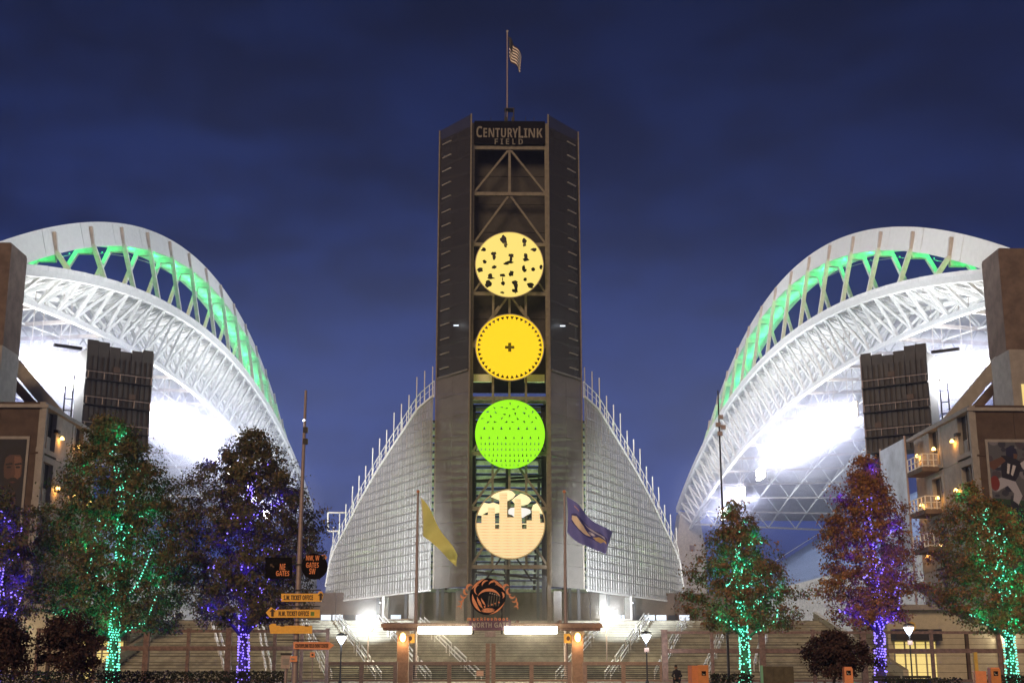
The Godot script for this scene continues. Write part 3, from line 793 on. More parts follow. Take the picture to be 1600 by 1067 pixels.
		im.fill(Color(0.30, 0.31, 0.34))
		for k in 60:
			var x := rng.randf(); var y := rng.randf_range(0, 0.6)
			paint(im, oval(x, y, rng.randf_range(0.02, 0.07), rng.randf_range(0.015, 0.04), 9), [Color(0.16, 0.17, 0.22), Color(0.42, 0.42, 0.46), Color(0.24, 0.22, 0.26), Color(0.10, 0.12, 0.2)][k % 4])
		paint(im, PackedVector2Array([Vector2(0, 0.60), Vector2(1, 0.66), Vector2(1, 1), Vector2(0, 1)]), Color(0.10, 0.23, 0.12))
		for k in 7: paint(im, PackedVector2Array([Vector2(0, 0.66 + k * 0.05), Vector2(1, 0.72 + k * 0.05), Vector2(1, 0.735 + k * 0.05), Vector2(0, 0.675 + k * 0.05)]), Color(0.05, 0.06, 0.14))
		for k in 5: paint(im, PackedVector2Array([Vector2(0.03 + k * 0.2, 0.61), Vector2(0.05 + k * 0.2, 0.61), Vector2(0.02 + k * 0.22, 1), Vector2(k * 0.22, 1)]), Color(0.06, 0.08, 0.15))
		for q in [[0.30, 0.12, 1.0, 0.25], [0.68, 0.2, 0.9, -0.2]]:
			var mid := Vector2(q[0], q[1])
			var part := func(list: Array, cc: Color):
				var o := PackedVector2Array()
				for v in list: o.append(mid + Vector2(v[0], v[1]).rotated(q[3]) * q[2])
				paint(im, o, cc)
			part.call([[-0.13, 0.06], [0.0, 0.03], [0.15, 0.07], [0.12, 0.22], [0.08, 0.30], [-0.08, 0.30], [-0.11, 0.2]], Color(0.03, 0.04, 0.12))
			part.call([[-0.12, 0.07], [-0.06, 0.1], [-0.20, 0.24], [-0.28, 0.20], [-0.26, 0.16]], Color(0.34, 0.22, 0.17))
			part.call([[0.12, 0.08], [0.17, 0.14], [0.28, 0.02], [0.24, -0.03]], Color(0.66, 0.66, 0.7))
			part.call([[-0.09, 0.29], [0.09, 0.29], [0.20, 0.42], [0.16, 0.54], [0.09, 0.52], [0.09, 0.42], [0.0, 0.36], [-0.12, 0.45], [-0.22, 0.43], [-0.20, 0.36]], Color(0.60, 0.61, 0.66))
			part.call([[0.09, 0.5], [0.16, 0.52], [0.18, 0.6], [0.08, 0.6]], Color(0.04, 0.05, 0.13))
			part.call([[-0.07, 0.04], [-0.085, -0.03], [-0.03, -0.075], [0.045, -0.06], [0.08, 0.0], [0.05, 0.05]], Color(0.04, 0.06, 0.2))
			part.call([[0.02, 0.0], [0.075, -0.01], [0.07, 0.045], [0.03, 0.05]], Color(0.35, 0.24, 0.19))
			part.call([[-0.04, 0.12], [0.0, 0.12], [0.0, 0.23], [-0.03, 0.23]], Color(0.7, 0.7, 0.72))
			part.call([[0.03, 0.12], [0.075, 0.12], [0.05, 0.24], [0.02, 0.23]], Color(0.7, 0.7, 0.72))
		paint(im, oval(0.05, 0.44, 0.06, 0.08), Color(0.42, 0.13, 0.11))
	var po := thing("poster", ["large dark poster of a bearded face on the brown building front", "large poster of football players on green turf, on the brown building front"][(s + 1) / 2], "poster", Vector3(s * 54.6, 14.4, -134.98))
	box(po, "frame", Vector3(s * 54.6, 19.3, -135.05), Vector3(8.7, 10.5, 0.14), M.facade_grey)
	put(po, "print", sheet(8.2, 9.9), here(Vector3(s * 54.6, 19.3, -134.97)), pic("poster_print_%d" % s, im))
	# dark video board seen from behind
	var vb := thing("video_board", ["dark back of a tall video board, behind the green-lit bushy tree", "dark back of a tall video board, beside the pale banner"][(s + 1) / 2], "video board", Vector3(s * 51, 0, -168), "video boards seen from behind")
	var yaw := -s * atan2(5.5, 8.0)
	var bs := Basis(Vector3.UP, yaw)
	var ctr := Vector3(s * 51.0 + (0.7 if s > 0 else 0.0), 0, -167.8)
	box(vb, "body", ctr + Vector3(0, 35.0, 0) + bs * Vector3(0, 0, -2.0), Vector3(8.8, 12.8, 3.6), M.dark_steel, yaw)
	for i in 6:
		for j in 4:
			var hh: float = 3.3 + (0.0 if j < 3 else [0.5, 0.2, -0.1, 0.3, 0.8, 0.9][i if s > 0 else 5 - i] - 0.3)
			box(vb, "back_panel", ctr + bs * Vector3(-3.7 + 1.48 * i, 28.6 + 3.34 * j + hh / 2, -0.05 + 0.06 * ((i + j) % 2)), Vector3(1.43, hh, 0.3), M.tower_skin, yaw)
	for j in 9:
		box(vb, "side_rung", ctr + bs * Vector3(-s * 4.55, 29.2 + 1.5 * j, -2.0), Vector3(0.12, 0.14, 3.4), M.pole_grey, yaw)
	for z in [-0.4, -3.6]:
		box(vb, "side_post", ctr + bs * Vector3(-s * 4.57, 35.2, z), Vector3(0.22, 13.4, 0.22), M.pole_grey, yaw)
	for i in 13:
		box(vb, "rib", ctr + bs * Vector3(-4.3 + 0.715 * i, 34.6, 0.19), Vector3(0.07, 11.6, 0.1), M.dark_steel, yaw)
	for j in 3:
		beam(vb, "catwalk_rail", ctr + bs * Vector3(-4.4, 31.6 + 3.34 * j, 0.55), ctr + bs * Vector3(4.4, 31.6 + 3.34 * j, 0.55), 0.07, 0.07, M.pole_grey)
		box(vb, "catwalk", ctr + bs * Vector3(0, 30.6 + 3.34 * j, 0.45), Vector3(8.8, 0.1, 0.6), M.dark_steel, yaw)
		for x in [-4.2, -2.1, 0.0, 2.1, 4.2]:
			beam(vb, "catwalk_post", ctr + bs * Vector3(x, 30.6 + 3.34 * j, 0.6), ctr + bs * Vector3(x, 31.6 + 3.34 * j, 0.6), 0.06, 0.06, M.pole_grey)
		box(vb, "vent", ctr + bs * Vector3([-2.6, 1.9, -0.4][j], 32.2 + 3.34 * j, 0.2), Vector3(0.9, 0.7, 0.14), M.facade_brown, yaw)
	for x in [5.6, 6.6]:
		beam(vb, "ladder_post", ctr + bs * Vector3(s * x, 14, -0.6), ctr + bs * Vector3(s * x, 38.0, -0.6), 0.16, 0.16, M.dark_steel)
	for j in 16:
		beam(vb, "ladder_rung", ctr + bs * Vector3(s * 5.6, 15 + 1.5 * j, -0.6), ctr + bs * Vector3(s * 6.6, 15 + 1.5 * j, -0.6), 0.12, 0.12, M.dark_steel)
	beam(vb, "top_arm", ctr + bs * Vector3(s * 4.8, 41.4, -1), ctr + bs * Vector3(s * 8.4, 41.4, -1), 0.5, 0.35, M.dark_steel)
	for x in [-3.5, 3.5]:
		box(vb, "leg", ctr + bs * Vector3(x, 14.3, -2), Vector3(0.9, 28.6, 0.9), M.dark_steel, yaw)
	# low wing with shop fronts
	var w := thing("shop_wing", ["low pale wing with shop fronts behind the green-lit bushy tree", "low pale wing with a lit shop entrance and pale shutters"][(s + 1) / 2], "building", Vector3(s * 44, 0, -131), "low wings beside the stairs")
	box(w, "body", Vector3(s * 46.5, 3.4, -138), Vector3(18, 6.8, 12.6), M.shutter)
	box(w, "parapet", Vector3(s * 46.5, 6.95, -137.6), Vector3(18.8, 0.5, 14), M.facade_grey)
	for k in 3:
		var x := 43.6 + 3.3 * k
		for j in 8:
			box(w, "shutter_slat", Vector3(s * x, 0.28 + 0.5 * j, -131.55 + 0.02 * (j % 2)), Vector3(2.9, 0.485, 0.16), M.shutter)
		box(w, "shutter_post", Vector3(s * (x + 1.65), 2.2, -131.4), Vector3(0.3, 4.4, 0.4), M.facade_brown)
	box(w, "awning", Vector3(s * 40.0, 4.25, -130.6), Vector3(4.6, 1.1, 1.6), M.dark_steel)
	for k in 4:
		box(w, "door_glass", Vector3(s * (38.5 + 1.05 * k), 1.85, -131.62), Vector3(0.94, 3.5, 0.1), M.lit_window)
		box(w, "door_frame", Vector3(s * (38.0 + 1.05 * k), 1.85, -131.5), Vector3(0.11, 3.6, 0.16), M.facade_grey)
	box(w, "door_rail", Vector3(s * 40.05, 2.5, -131.48), Vector3(4.2, 0.1, 0.12), M.facade_grey)
	beam(w, "sloping_roof", Vector3(s * 41.5, 9.4, -134), Vector3(s * 46.5, 6.9, -134), 5.0, 0.3, M.facade_grey)
	if s > 0:
		text(w, "lettering", "THE", here(Vector3(38.9, 5.9, -131.55)), 1.5, 0.6, M.letter_pale)
		put(w, "emblem", plate(oval(0, 0, 0.45, 0.5, 9), 0.08), here(Vector3(39.3, 5.05, -129.75)), M.bollard_yellow)
	for x in [42.0, 48.9]:
		var p := Vector3(s * x, 4.3, -130.9)
		var l := thing("shop_lamp", "small lamp on the low wing, %s building side, %s" % [sidename, "next to the shop entrance" if x < 45 else "above the end shutter"], "wall lamp", p, "lamps on the low wings")
		box(l, "housing", p + Vector3(0, 0.15, -0.2), Vector3(0.4, 0.2, 0.5), M.dark_steel)
		sphere(l, "lamp", p, Vector3(0.34, 0.2, 0.34), M.cool_lamp)
		omni("shop_lamp_light", p + Vector3(0, -0.2, 0.1), Color(1, 0.93, 0.78), 5.0, 0.15)
	if s > 0:
		for h in [23.2, 18.4, 14.2]:
			var b := thing("balcony", "white railed balcony on the player poster building, %s" % {23.2: "the top one", 18.4: "the middle one", 14.2: "the lowest one"}[h], "balcony", Vector3(48.2, h, -148), "balconies beside the pale banner")
			box(b, "slab", Vector3(47.9, h - 0.25, -148.4), Vector3(1.9, 0.5, 5.4), M.pylon_brown)
			for z in [145.8, 147.1, 148.4, 149.7, 151.0]:
				box(b, "post", Vector3(47.05, h + 0.75, -z), Vector3(0.12, 1.5, 0.12), M.white_steel)
			for x in [47.7, 48.35]:
				box(b, "post", Vector3(x, h + 0.75, -145.8), Vector3(0.1, 1.5, 0.1), M.white_steel)
			for y in [0.15, 0.8, 1.5]:
				box(b, "rail", Vector3(47.05, h + y, -148.4), Vector3(0.1, 0.09, 5.3), M.white_steel)
				box(b, "rail", Vector3(47.9, h + y, -145.8), Vector3(1.7, 0.09, 0.1), M.white_steel)
		var bn := thing("banner", "tall pale blue-white banner hung beside the dark video board", "banner", Vector3(47.0, 12, -156))
		for j in 5:
			box(bn, "cloth", Vector3(47.0, 13.9 + 3.0 * j, -156.2), Vector3(0.12, 2.98, 9.6), M.banner_pale)
		for z in [151.3, 161.1]:
			pipe(bn, "pole", Vector3(47.0, 0, -z), Vector3(47.0, 27.7, -z), 0.25, M.pole_grey)

func disc_face(parent: Node, at0: Vector3, outline: PackedVector2Array, cuts: Array, m: Material) -> void:
	var c := CSGPolygon3D.new()
	c.name = "face"
	c.polygon = outline; c.mode = CSGPolygon3D.MODE_DEPTH; c.depth = 0.12; c.material = m
	c.transform = glob[parent].affine_inverse() * FR * here(at0)
	for q in cuts:
		var k := CSGPolygon3D.new()
		k.name = "cutout"
		k.polygon = q; k.mode = CSGPolygon3D.MODE_DEPTH; k.depth = 0.6; k.operation = CSGShape3D.OPERATION_SUBTRACTION; k.material = m
		k.position = Vector3(0, 0, 0.3)
		c.add_child(k, true)
	parent.add_child(c, true)
func disc_mat(key: String, c: Color, e: float) -> StandardMaterial3D:  # painted discs: emission stands in for the floodlight falling on them
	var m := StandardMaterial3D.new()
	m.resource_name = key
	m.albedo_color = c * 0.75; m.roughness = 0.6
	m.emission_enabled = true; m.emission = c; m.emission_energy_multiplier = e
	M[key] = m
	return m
func blob(x: float, y: float, rx: float, ry: float, rough := 0.28) -> PackedVector2Array:
	var p := PackedVector2Array()
	var n := 13
	for k in n:
		var r := 1.0 + rng.randf_range(-rough, rough)
		p.append(Vector2(x + rx * r * cos(TAU * k / n), y + ry * r * sin(TAU * k / n)))
	return p
func discs() -> void:
	var spec := [[-0.04, 45.28, 3.80, "pale yellow disc with scattered ragged cut-outs, the uppermost on the tower"], [0.0, 35.67, 3.74, "golden disc with a ring of teeth and a small cross, second from the top"], [0.04, 25.9, 3.72, "bright green disc pierced by rows of tiny figures, third from the top"], [0.08, 16.1, 3.68, "cream disc cut as a city skyline under clouds, the lowest on the tower"]]
	var mats := [disc_mat("floodlit_pale_yellow", Color(1.0, 0.93, 0.50), 0.75), disc_mat("floodlit_gold", Color(1.0, 0.85, 0.06), 0.85), disc_mat("floodlit_green", Color(0.60, 0.98, 0.07), 0.85), disc_mat("floodlit_cream", Color(1.0, 0.95, 0.74), 0.9)]
	var ring := mt("ring_pale", Vector3(0.6, 0.52, 0.3), 0.5, 0, 0)
	for i in 4:
		var R: float = spec[i][2]
		var c := Vector3(spec[i][0], spec[i][1], -140.4)
		var t := thing("painted_disc", spec[i][3], "disc sign", c - Vector3(0, R, 0), "round painted discs on the tower")
		var tor := TorusMesh.new()
		tor.inner_radius = R - 0.02; tor.outer_radius = R + 0.11; tor.rings = 80; tor.ring_segments = 6
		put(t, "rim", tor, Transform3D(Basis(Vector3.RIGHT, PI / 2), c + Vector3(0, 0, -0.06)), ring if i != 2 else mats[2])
		for s in [-1, 1]:
			for q in [-0.5, 0.5]:
				pipe(t, "bracket", c + Vector3(s * R * 0.5, q * R, -0.2), c + Vector3(s * R * 0.5, q * R, -1.85), 0.16, M.tower_steel)
		var round := oval(0, 0, R, R, 96)
		var cuts := []
		if i == 0:
			var k := R / 478.0
			for q in [[430, 150, 38, 62], [465, 225, 22, 50], [735, 170, 26, 46], [735, 225, 24, 28], [150, 300, 34, 26], [868, 297, 40, 28], [290, 360, 40, 28], [300, 415, 24, 36], [545, 385, 38, 30], [540, 440, 16, 60], [520, 490, 52, 22], [470, 510, 40, 16], [750, 390, 26, 42], [752, 445, 48, 26], [168, 484, 28, 28], [300, 560, 32, 30], [100, 600, 42, 38], [720, 570, 20, 46], [735, 612, 28, 26], [858, 592, 28, 28], [968, 560, 20, 36], [240, 690, 30, 40], [262, 722, 48, 20], [225, 810, 44, 48], [425, 680, 34, 24], [428, 800, 28, 32], [422, 738, 6, 34], [545, 655, 34, 38], [595, 785, 42, 32], [612, 850, 26, 70], [600, 910, 38, 34], [742, 740, 24, 30], [820, 828, 44, 36], [420, 936, 26, 18]]:
				cuts.append(blob((q[0] - 518) * k, (522 - q[1]) * k, q[2] * k * 1.1, q[3] * k * 1.05))
			# wider blots stay inside the rim
		elif i == 1:
			for k in 40:
				var a := TAU * (k + 0.5) / 40
				var w := 0.062
				cuts.append(PackedVector2Array([Vector2(cos(a - w), sin(a - w)) * R * 0.955, Vector2(cos(a + w), sin(a + w)) * R * 0.955, Vector2(cos(a), sin(a)) * R * 0.85]))
			var p := 0.17; var q := 0.52
			cuts.append(PackedVector2Array([Vector2(-p, q), Vector2(p, q), Vector2(p, p), Vector2(q, p), Vector2(q, -p), Vector2(p, -p), Vector2(p, -q), Vector2(-p, -q), Vector2(-p, -p), Vector2(-q, -p), Vector2(-q, p), Vector2(-p, p)]))
		elif i == 2:
			var k := R / 480.0
			var fig := func(x: float, y: float, turn: float, wide: float):
				var o := PackedVector2Array()
				for v in [[-1.0, -1.3], [1.0, -1.3], [0.7, 0.1], [0.35, 0.4], [0.55, 0.9], [0, 1.3], [-0.55, 0.9], [-0.35, 0.4], [-0.7, 0.1]]:
					o.append(Vector2(v[0] * 13 * wide, v[1] * 16).rotated(turn) * k + Vector2((x - 558) * k, (548 - y) * k))
				return o
			for row in [[465, 7, 195, 918, 1.25], [600, 8, 150, 962, 1.0], [685, 15, 150, 964, 0.65], [765, 15, 152, 960, 0.65], [848, 13, 205, 912, 0.8], [925, 9, 305, 812, 0.9], [985, 5, 445, 672, 0.5]]:
				for j in row[1]:
					var x := lerpf(row[2], row[3], j / (row[1] - 1.0))
					cuts.append(fig.call(x, row[0], rng.randf_range(-0.08, 0.08), row[4] * rng.randf_range(0.75, 1.25)))
			for q in [[560, 115], [332, 172], [437, 165], [505, 180], [605, 190], [668, 160], [780, 175], [235, 232], [358, 245], [475, 265], [632, 260], [757, 245], [878, 235], [282, 292], [548, 292], [825, 297], [170, 326], [440, 327], [665, 327], [930, 320], [240, 385], [348, 377], [502, 378], [600, 378], [762, 376], [866, 380]]:
				cuts.append(fig.call(q[0], q[1], rng.randf() * TAU, rng.randf_range(0.7, 1.2)))
		if i < 3:
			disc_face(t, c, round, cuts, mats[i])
			continue
		var k := R / 451.0
		var sk := func(list: Array):
			var o := PackedVector2Array()
			for q in list: o.append(Vector2((q[0] - 476) * k, (517 - q[1]) * k))
			return o
		var mm := disc_mat("floodlit_window_rows", Color(1.0, 0.86, 0.60), 0.75)  # skyline glows through its pattern, again in place of floodlight
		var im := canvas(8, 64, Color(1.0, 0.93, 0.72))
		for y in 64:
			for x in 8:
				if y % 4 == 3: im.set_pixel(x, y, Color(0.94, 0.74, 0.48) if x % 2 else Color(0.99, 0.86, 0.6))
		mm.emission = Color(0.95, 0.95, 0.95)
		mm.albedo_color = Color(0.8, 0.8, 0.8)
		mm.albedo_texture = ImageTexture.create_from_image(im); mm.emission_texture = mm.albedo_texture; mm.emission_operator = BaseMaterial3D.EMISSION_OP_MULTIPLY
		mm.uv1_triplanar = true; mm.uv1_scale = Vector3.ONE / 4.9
		for piece in [[mm, "skyline", 0.0, [[-40, 505], [95, 505], [95, 400], [180, 400], [180, 300], [270, 300], [275, 580], [330, 580], [330, 105], [435, 105], [435, 430], [525, 430], [535, 185], [615, 185], [630, 580], [690, 580], [690, 470], [760, 470], [760, 340], [860, 340], [872, 500], [1000, 500], [1000, 1100], [-40, 1100]]], [mats[3], "cloud", -0.07, [[215, 160], [280, 110], [340, 78], [420, 60], [500, 85], [545, 130], [510, 175], [440, 215], [330, 205], [270, 180]]], [mats[3], "cloud", -0.07, [[495, 205], [545, 160], [615, 115], [690, 140], [725, 165], [752, 212], [710, 255], [640, 275], [530, 245]]], [M.floodlit_white, "cloud", -0.09, [[448, 335], [480, 305], [530, 300], [540, 440], [500, 400], [450, 385]]], [M.floodlit_white, "cloud", -0.09, [[600, 300], [690, 310], [742, 330], [745, 372], [685, 405], [640, 435], [600, 420]]], [mats[3], "cloud", -0.07, [[30, 400], [50, 320], [120, 235], [190, 250], [255, 235], [338, 265], [330, 370], [270, 380], [180, 360], [130, 380], [92, 408]]], [mats[3], "cloud", -0.07, [[755, 335], [775, 270], [835, 235], [925, 330], [925, 395], [870, 375]]]]:
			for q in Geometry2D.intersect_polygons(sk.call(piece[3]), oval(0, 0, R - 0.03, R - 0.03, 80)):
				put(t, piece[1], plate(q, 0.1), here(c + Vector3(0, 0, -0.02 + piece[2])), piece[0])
		for x in [305.0, 660.0]:
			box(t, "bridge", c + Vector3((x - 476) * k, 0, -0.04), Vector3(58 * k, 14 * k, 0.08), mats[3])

const D0 := 119.5
func stair_h(d: float) -> float:
	return 0.28 * clampf(floorf((d - D0) / 1.3) + 1.0, 0, 22)
func terrace() -> void:
	var t := thing("terrace_stairs", "wide flight of pale stone terrace steps rising to the stadium gate", "stairs", Vector3(0, 0, -D0))
	for k in 22:
		box(t, "step", Vector3(-1.0, 0.28 * k + 0.138, -(D0 + 1.3 * k + 0.9)), Vector3(71, 0.276, 1.8), M.step_stone)
		box(t, "nosing", Vector3(-1.0, 0.28 * k + 0.245, -(D0 + 1.3 * k - 0.012)), Vector3(70.9, 0.055, 0.06), M.letter_pale if k % 7 == 6 else M.step_edge)  # dark strips paint a shadow line on each riser
	for s in [-1, 1]:
		var st := PackedVector2Array([Vector2(D0 - 1, 0), Vector2(150, 0), Vector2(150, 7.2), Vector2(D0 - 1, 1.0)])
		put(t, "side_wall", plate(st, 0.5), Transform3D(Basis(Vector3(0, 0, -1), Vector3.UP, Vector3(1, 0, 0)), Vector3(-1.0 + s * 35.9, 0, 0)), M.shutter)
	var lines := [[745, 1052, 653, 962], [666, 1053, 588, 957], [588, 1053, 521, 957], [510, 1053, 470, 965], [352, 1046, 330, 965], [416, 1046, 402, 965], [867, 1052, 935, 972], [944, 1052, 1009, 955], [1022, 1050, 1066, 962], [1099, 1042, 1124, 985], [1178, 1036, 1196, 968]]
	var where := ["first left of the gate posts", "second left of the gate posts, below the left floodlight", "third left of the gate posts", "near the yellow signpost", "farthest out behind the violet-lit dark tree", "behind the violet-lit dark tree's trunk", "first right of the gate posts", "second right of the gate posts", "behind the seated person", "left of the green-lit trunk", "right of the green-lit trunk"]
	for i in lines.size():
		var q: Array = lines[i]
		var pts := []
		for k in 9:
			var f := k / 8.0
			var lo := 118.0; var hi := 152.0
			for step in 40:
				var mid := (lo + hi) / 2
				if sd(lerpf(q[0], q[2], f), lerpf(q[1], q[3], f), mid).y < 0.215 * (mid - 118.9) + 0.95: hi = mid
				else: lo = mid
			pts.append(sd(lerpf(q[0], q[2], f), lerpf(q[1], q[3], f), lo))
		var h := thing("handrail", "white steel stair handrail, %s" % where[i], "handrail", Vector3(pts[0].x, stair_h(-pts[0].z), pts[0].z), "handrails on the terrace stairs")
		for k in [0, 2, 4, 6]:
			for off in [0.0, 0.5]:
				var a: Vector3 = pts[k].lerp(pts[k + 1], 0.15) + Vector3(off, 0, 0); var b: Vector3 = pts[k + 2].lerp(pts[k + 1], 0.3) + Vector3(off, 0, 0)
				pipe(h, "rail", a, b, 0.15, M.rail_steel)
				pipe(h, "rail", a - Vector3(0, 0.42, 0), b - Vector3(0, 0.42, 0), 0.10, M.rail_steel)
				for p in [a, b]:
					pipe(h, "post", Vector3(p.x, stair_h(-p.z), p.z), p, 0.08, M.rail_steel)

func arc_plate(x: float, y: float, r0: float, r1: float, a0: float, a1: float) -> PackedVector2Array:   # a horn: thick in its middle
	var p := PackedVector2Array()
	var n := 12
	for k in n + 1:
		var a := lerpf(a0, a1, float(k) / n)
		p.append(Vector2(x + r1 * cos(a), y + r1 * sin(a)))
	for k in range(n, -1, -1):
		var f := float(k) / n
		var a := lerpf(a0, a1, f)
		var r := lerpf(r1, r0, sin(PI * f) * 0.95 + 0.05)
		p.append(Vector2(x + r * cos(a), y + r * sin(a)))
	return p
func gate() -> void:
	var d := 112.0
	var l := sd(598, 982, d); var r := sd(938, 982, d)
	var t := thing("gate_canopy", "brown entrance canopy with glowing light strips on two square columns", "canopy", Vector3(0, 0, -d), "")
	box(t, "beam", Vector3((l.x + r.x) / 2, 4.55, -d - 0.6), Vector3(r.x - l.x, 0.62, 1.6), M.fence_brown)
	box(t, "fascia", Vector3((l.x + r.x) / 2, 4.62, -d + 0.26), Vector3(r.x - l.x + 0.3, 0.34, 0.1), M.column_brown)
	for q in [[695, 80], [829.5, 79]]:
		var p := sd(q[0], 984.5, d - 0.6)
		var w: float = q[1] / 18.0
		box(t, "lamp_housing", p + Vector3(0, 0.02, -0.22), Vector3(w + 0.1, 0.55, 0.3), M.white_steel)
		for y in [-0.17, 0.17]:
			pipe(t, "lamp_tube", p + Vector3(-w / 2, y, 0.03), p + Vector3(w / 2, y, 0.03), 0.26, M.fluor_tube)
		for hx in [-1.4, 0.0, 1.4]: halo(p + Vector3(hx, 0, 0.3), 1.5)
		var a := AreaLight3D.new()
		a.name = "canopy_light"
		a.area_size = Vector2(w, 0.5); a.light_energy = 13.0; a.light_color = Color(1, 0.95, 0.82); a.area_range = 200.0; a.shadow_enabled = true
		add_child(a, true)
		a.transform = FR * Transform3D(Basis.looking_at(Vector3(0, -0.45, 1), Vector3.UP), p + Vector3(0, 0, 0.3))
		omni("added_back_light", p + Vector3(0, -0.4, -1.4), Color(1, 0.95, 0.8), 16.0, 0.3)  # unseen lamp added behind the tubes to brighten the stairs
	for q in [[630, -1], [902, 1]]:
		var p := sd(q[0], 1000, d - 0.3)
		box(t, "column", Vector3(p.x, 2.1, p.z), Vector3(0.95, 4.2, 0.95), M.column_brown)
		box(t, "column_cap", Vector3(p.x, 4.0, p.z + 0.02), Vector3(1.15, 0.3, 1.15), M.facade_grey)
		sphere(t, "lamp", p + Vector3(0, 0.2, 0.75), Vector3(0.5, 0.75, 0.3), M.warm_lamp)
		omni("column_light", p + Vector3(0, -0.1, 1.0), Color(1, 0.75, 0.5), 2.5, 0.12)
		var y := sd(641 if q[1] < 0 else 888, 997.5, d - 0.6)
		var n := thing("notice", "small square yellow notice on the %s gate column" % ["left-hand", "right-hand"][(int(q[1]) + 1) / 2], "notice", Vector3(y.x, y.y - 0.4, y.z), "yellow notices on the gate columns")
		box(n, "board", y, Vector3(0.72, 0.76, 0.06), M.bollard_yellow)
		box(n, "bracket", y + Vector3(-q[1] * -0.3, 0, -0.1), Vector3(0.7, 0.08, 0.12), M.dark_steel)
		put(n, "print", plate(oval(0, 0, 0.16, 0.2, 8), 0.02), here(y + Vector3(0, 0, 0.04)), M.letter_dark)
	for x in [-3.4, 0.2, 3.8]:
		box(t, "rafter", Vector3(x, 4.95, -d - 2.0), Vector3(0.25, 0.25, 4.6), M.fence_brown)
	for f in [1.0, 0.7]:  # fog added over the stairs for a hazy wash of light
		var g := FogVolume.new()
		g.name = "added_fog"
		g.shape = 0
		var fm := FogMaterial.new()
		fm.density = 0.003; fm.albedo = Color(0.95, 0.94, 0.9)
		g.material = fm
		g.size = Vector3(78 * f, 15 * f, 26 * f)
		g.transform = FR * here(Vector3(0, 5.5, -121))
		tag(g, "added glowing haze over the foot of the stairs", "", "", "stuff")
		add_child(g, true)
	# the gate sign with its emblem
	var c := sd(762, 932, d - 0.2)
	var sg := thing("gate_sign", "round black and copper emblem above the NORTH GATE lettering", "gate sign", Vector3(c.x, 4.8, c.z))
	var R := 1.53
	put(sg, "emblem_disc", plate(oval(0, 0, R, R, 48), 0.1), here(c), M.black_paint)
	var z := Vector3(0, 0, 0.075)
	for q in [[0, 0, 1.30, 1.50, 1.75, 2.75], [0, 0, 1.25, 1.48, 0.45, 1.3], [0, 0, 1.36, 1.5, -1.5, -0.3], [0.1, -0.35, 0.78, 1.02, 0.35, 2.75], [-0.05, -0.1, 1.0, 1.28, 2.9, 4.3], [0.05, -0.15, 0.72, 0.95, 3.0, 4.2], [0.1, -0.15, 0.5, 0.66, 3.1, 4.3], [0, 0, 1.18, 1.34, 4.3, 5.2], [0, 0.1, 1.18, 1.34, 4.3, 5.2], [0, 0.22, 1.18, 1.34, 4.35, 5.1], [-0.75, 0.55, 0.28, 0.42, 1.5, 4.4], [-0.15, 1.0, 0.2, 0.36, 1.0, 3.6], [0.45, 0.98, 0.2, 0.36, 0.6, 3.2], [0.9, 0.75, 0.2, 0.34, -0.2, 2.6], [1.15, 0.1, 0.1, 0.28, -1.2, 1.6]]:
		put(sg, "copper_inlay", plate(arc_plate(q[0], q[1], q[2], q[3], q[4], q[5]), 0.05), here(c + z), M.emblem_copper)
	for k in 5:
		put(sg, "copper_inlay", plate(PackedVector2Array([Vector2(-0.05, -0.45), Vector2(0.06, -0.45), Vector2(0.16, 0.4), Vector2(0.07, 0.44)]), 0.05), here(c + z + Vector3(0.02 + 0.22 * k, -0.35, 0)), M.panel_olive)
		put(sg, "copper_stud", plate(oval(0, 0, 0.06, 0.06, 10), 0.05), here(c + z + Vector3(0.2 + 0.19 * k, 0.28 - 0.05 * k, 0)), M.letter_pale)
		put(sg, "copper_stud", plate(oval(0, 0, 0.07, 0.07, 10), 0.05), here(c + z + Vector3(-0.25 + 0.3 * k, -0.85 + 0.09 * k, 0)), M.letter_orange)
	for s in [-1, 1]:
		for k in 6:
			var f := k / 5.0
			put(sg, "side_scroll", plate(arc_plate(0, 0, 0.08, 0.30 - 0.1 * f, 0.4 + k, 4.4 + k), 0.08), here(c + Vector3(s * (1.55 + 0.85 * sin(f * 1.6)), 0.75 - 1.7 * f, 0.02)), M.emblem_copper)
	text(sg, "lettering", "m u c k l e s h o o t", here(sd(762, 966.8, d - 0.5)), 3.4, 0.30, M.letter_orange, true)
	var b := sd(766, 976.5, d - 0.45)
	box(sg, "name_board", b, Vector3(3.5, 0.84, 0.12), M.sign_purple)
	text(sg, "lettering", "NORTH GATE", here(b + Vector3(0, 0, 0.085)), 3.1, 0.42, M.letter_pale)
	box(sg, "hanger", b + Vector3(0, -0.75, 0), Vector3(0.9, 0.45, 0.3), M.pole_grey)
	for x in [-1.2, 1.2]:
		box(sg, "mount", c + Vector3(x, -1.5, -0.25), Vector3(0.14, 3.2, 0.14), M.dark_steel)
	# flagpoles with their flags
	for s in [-1, 1]:
		var top := sd(653 if s < 0 else 882, 770, 114)
		var p := thing("flagpole", ["tall plaza flagpole flying the yellow flag", "tall plaza flagpole flying the blue flag"][(s + 1) / 2], "flagpole", Vector3(top.x, 0, -114), "flagpoles in front of the stairs")
		var prof := []
		for k in 7: prof.append([lerpf(0.20, 0.09, k / 6.0), top.y * k / 6.0])
		put(p, "pole", lathe(prof, 12), here(Vector3(top.x, 0, -114)), M.pole_grey)
		sphere(p, "finial", Vector3(top.x, top.y + 0.1, -114), Vector3.ONE * 0.3, M.emblem_copper)
		box(p, "base", Vector3(top.x, 0.15, -114), Vector3(0.8, 0.3, 0.8), M.concrete)
		var o := top + Vector3(0.2, -0.35, 0.0)
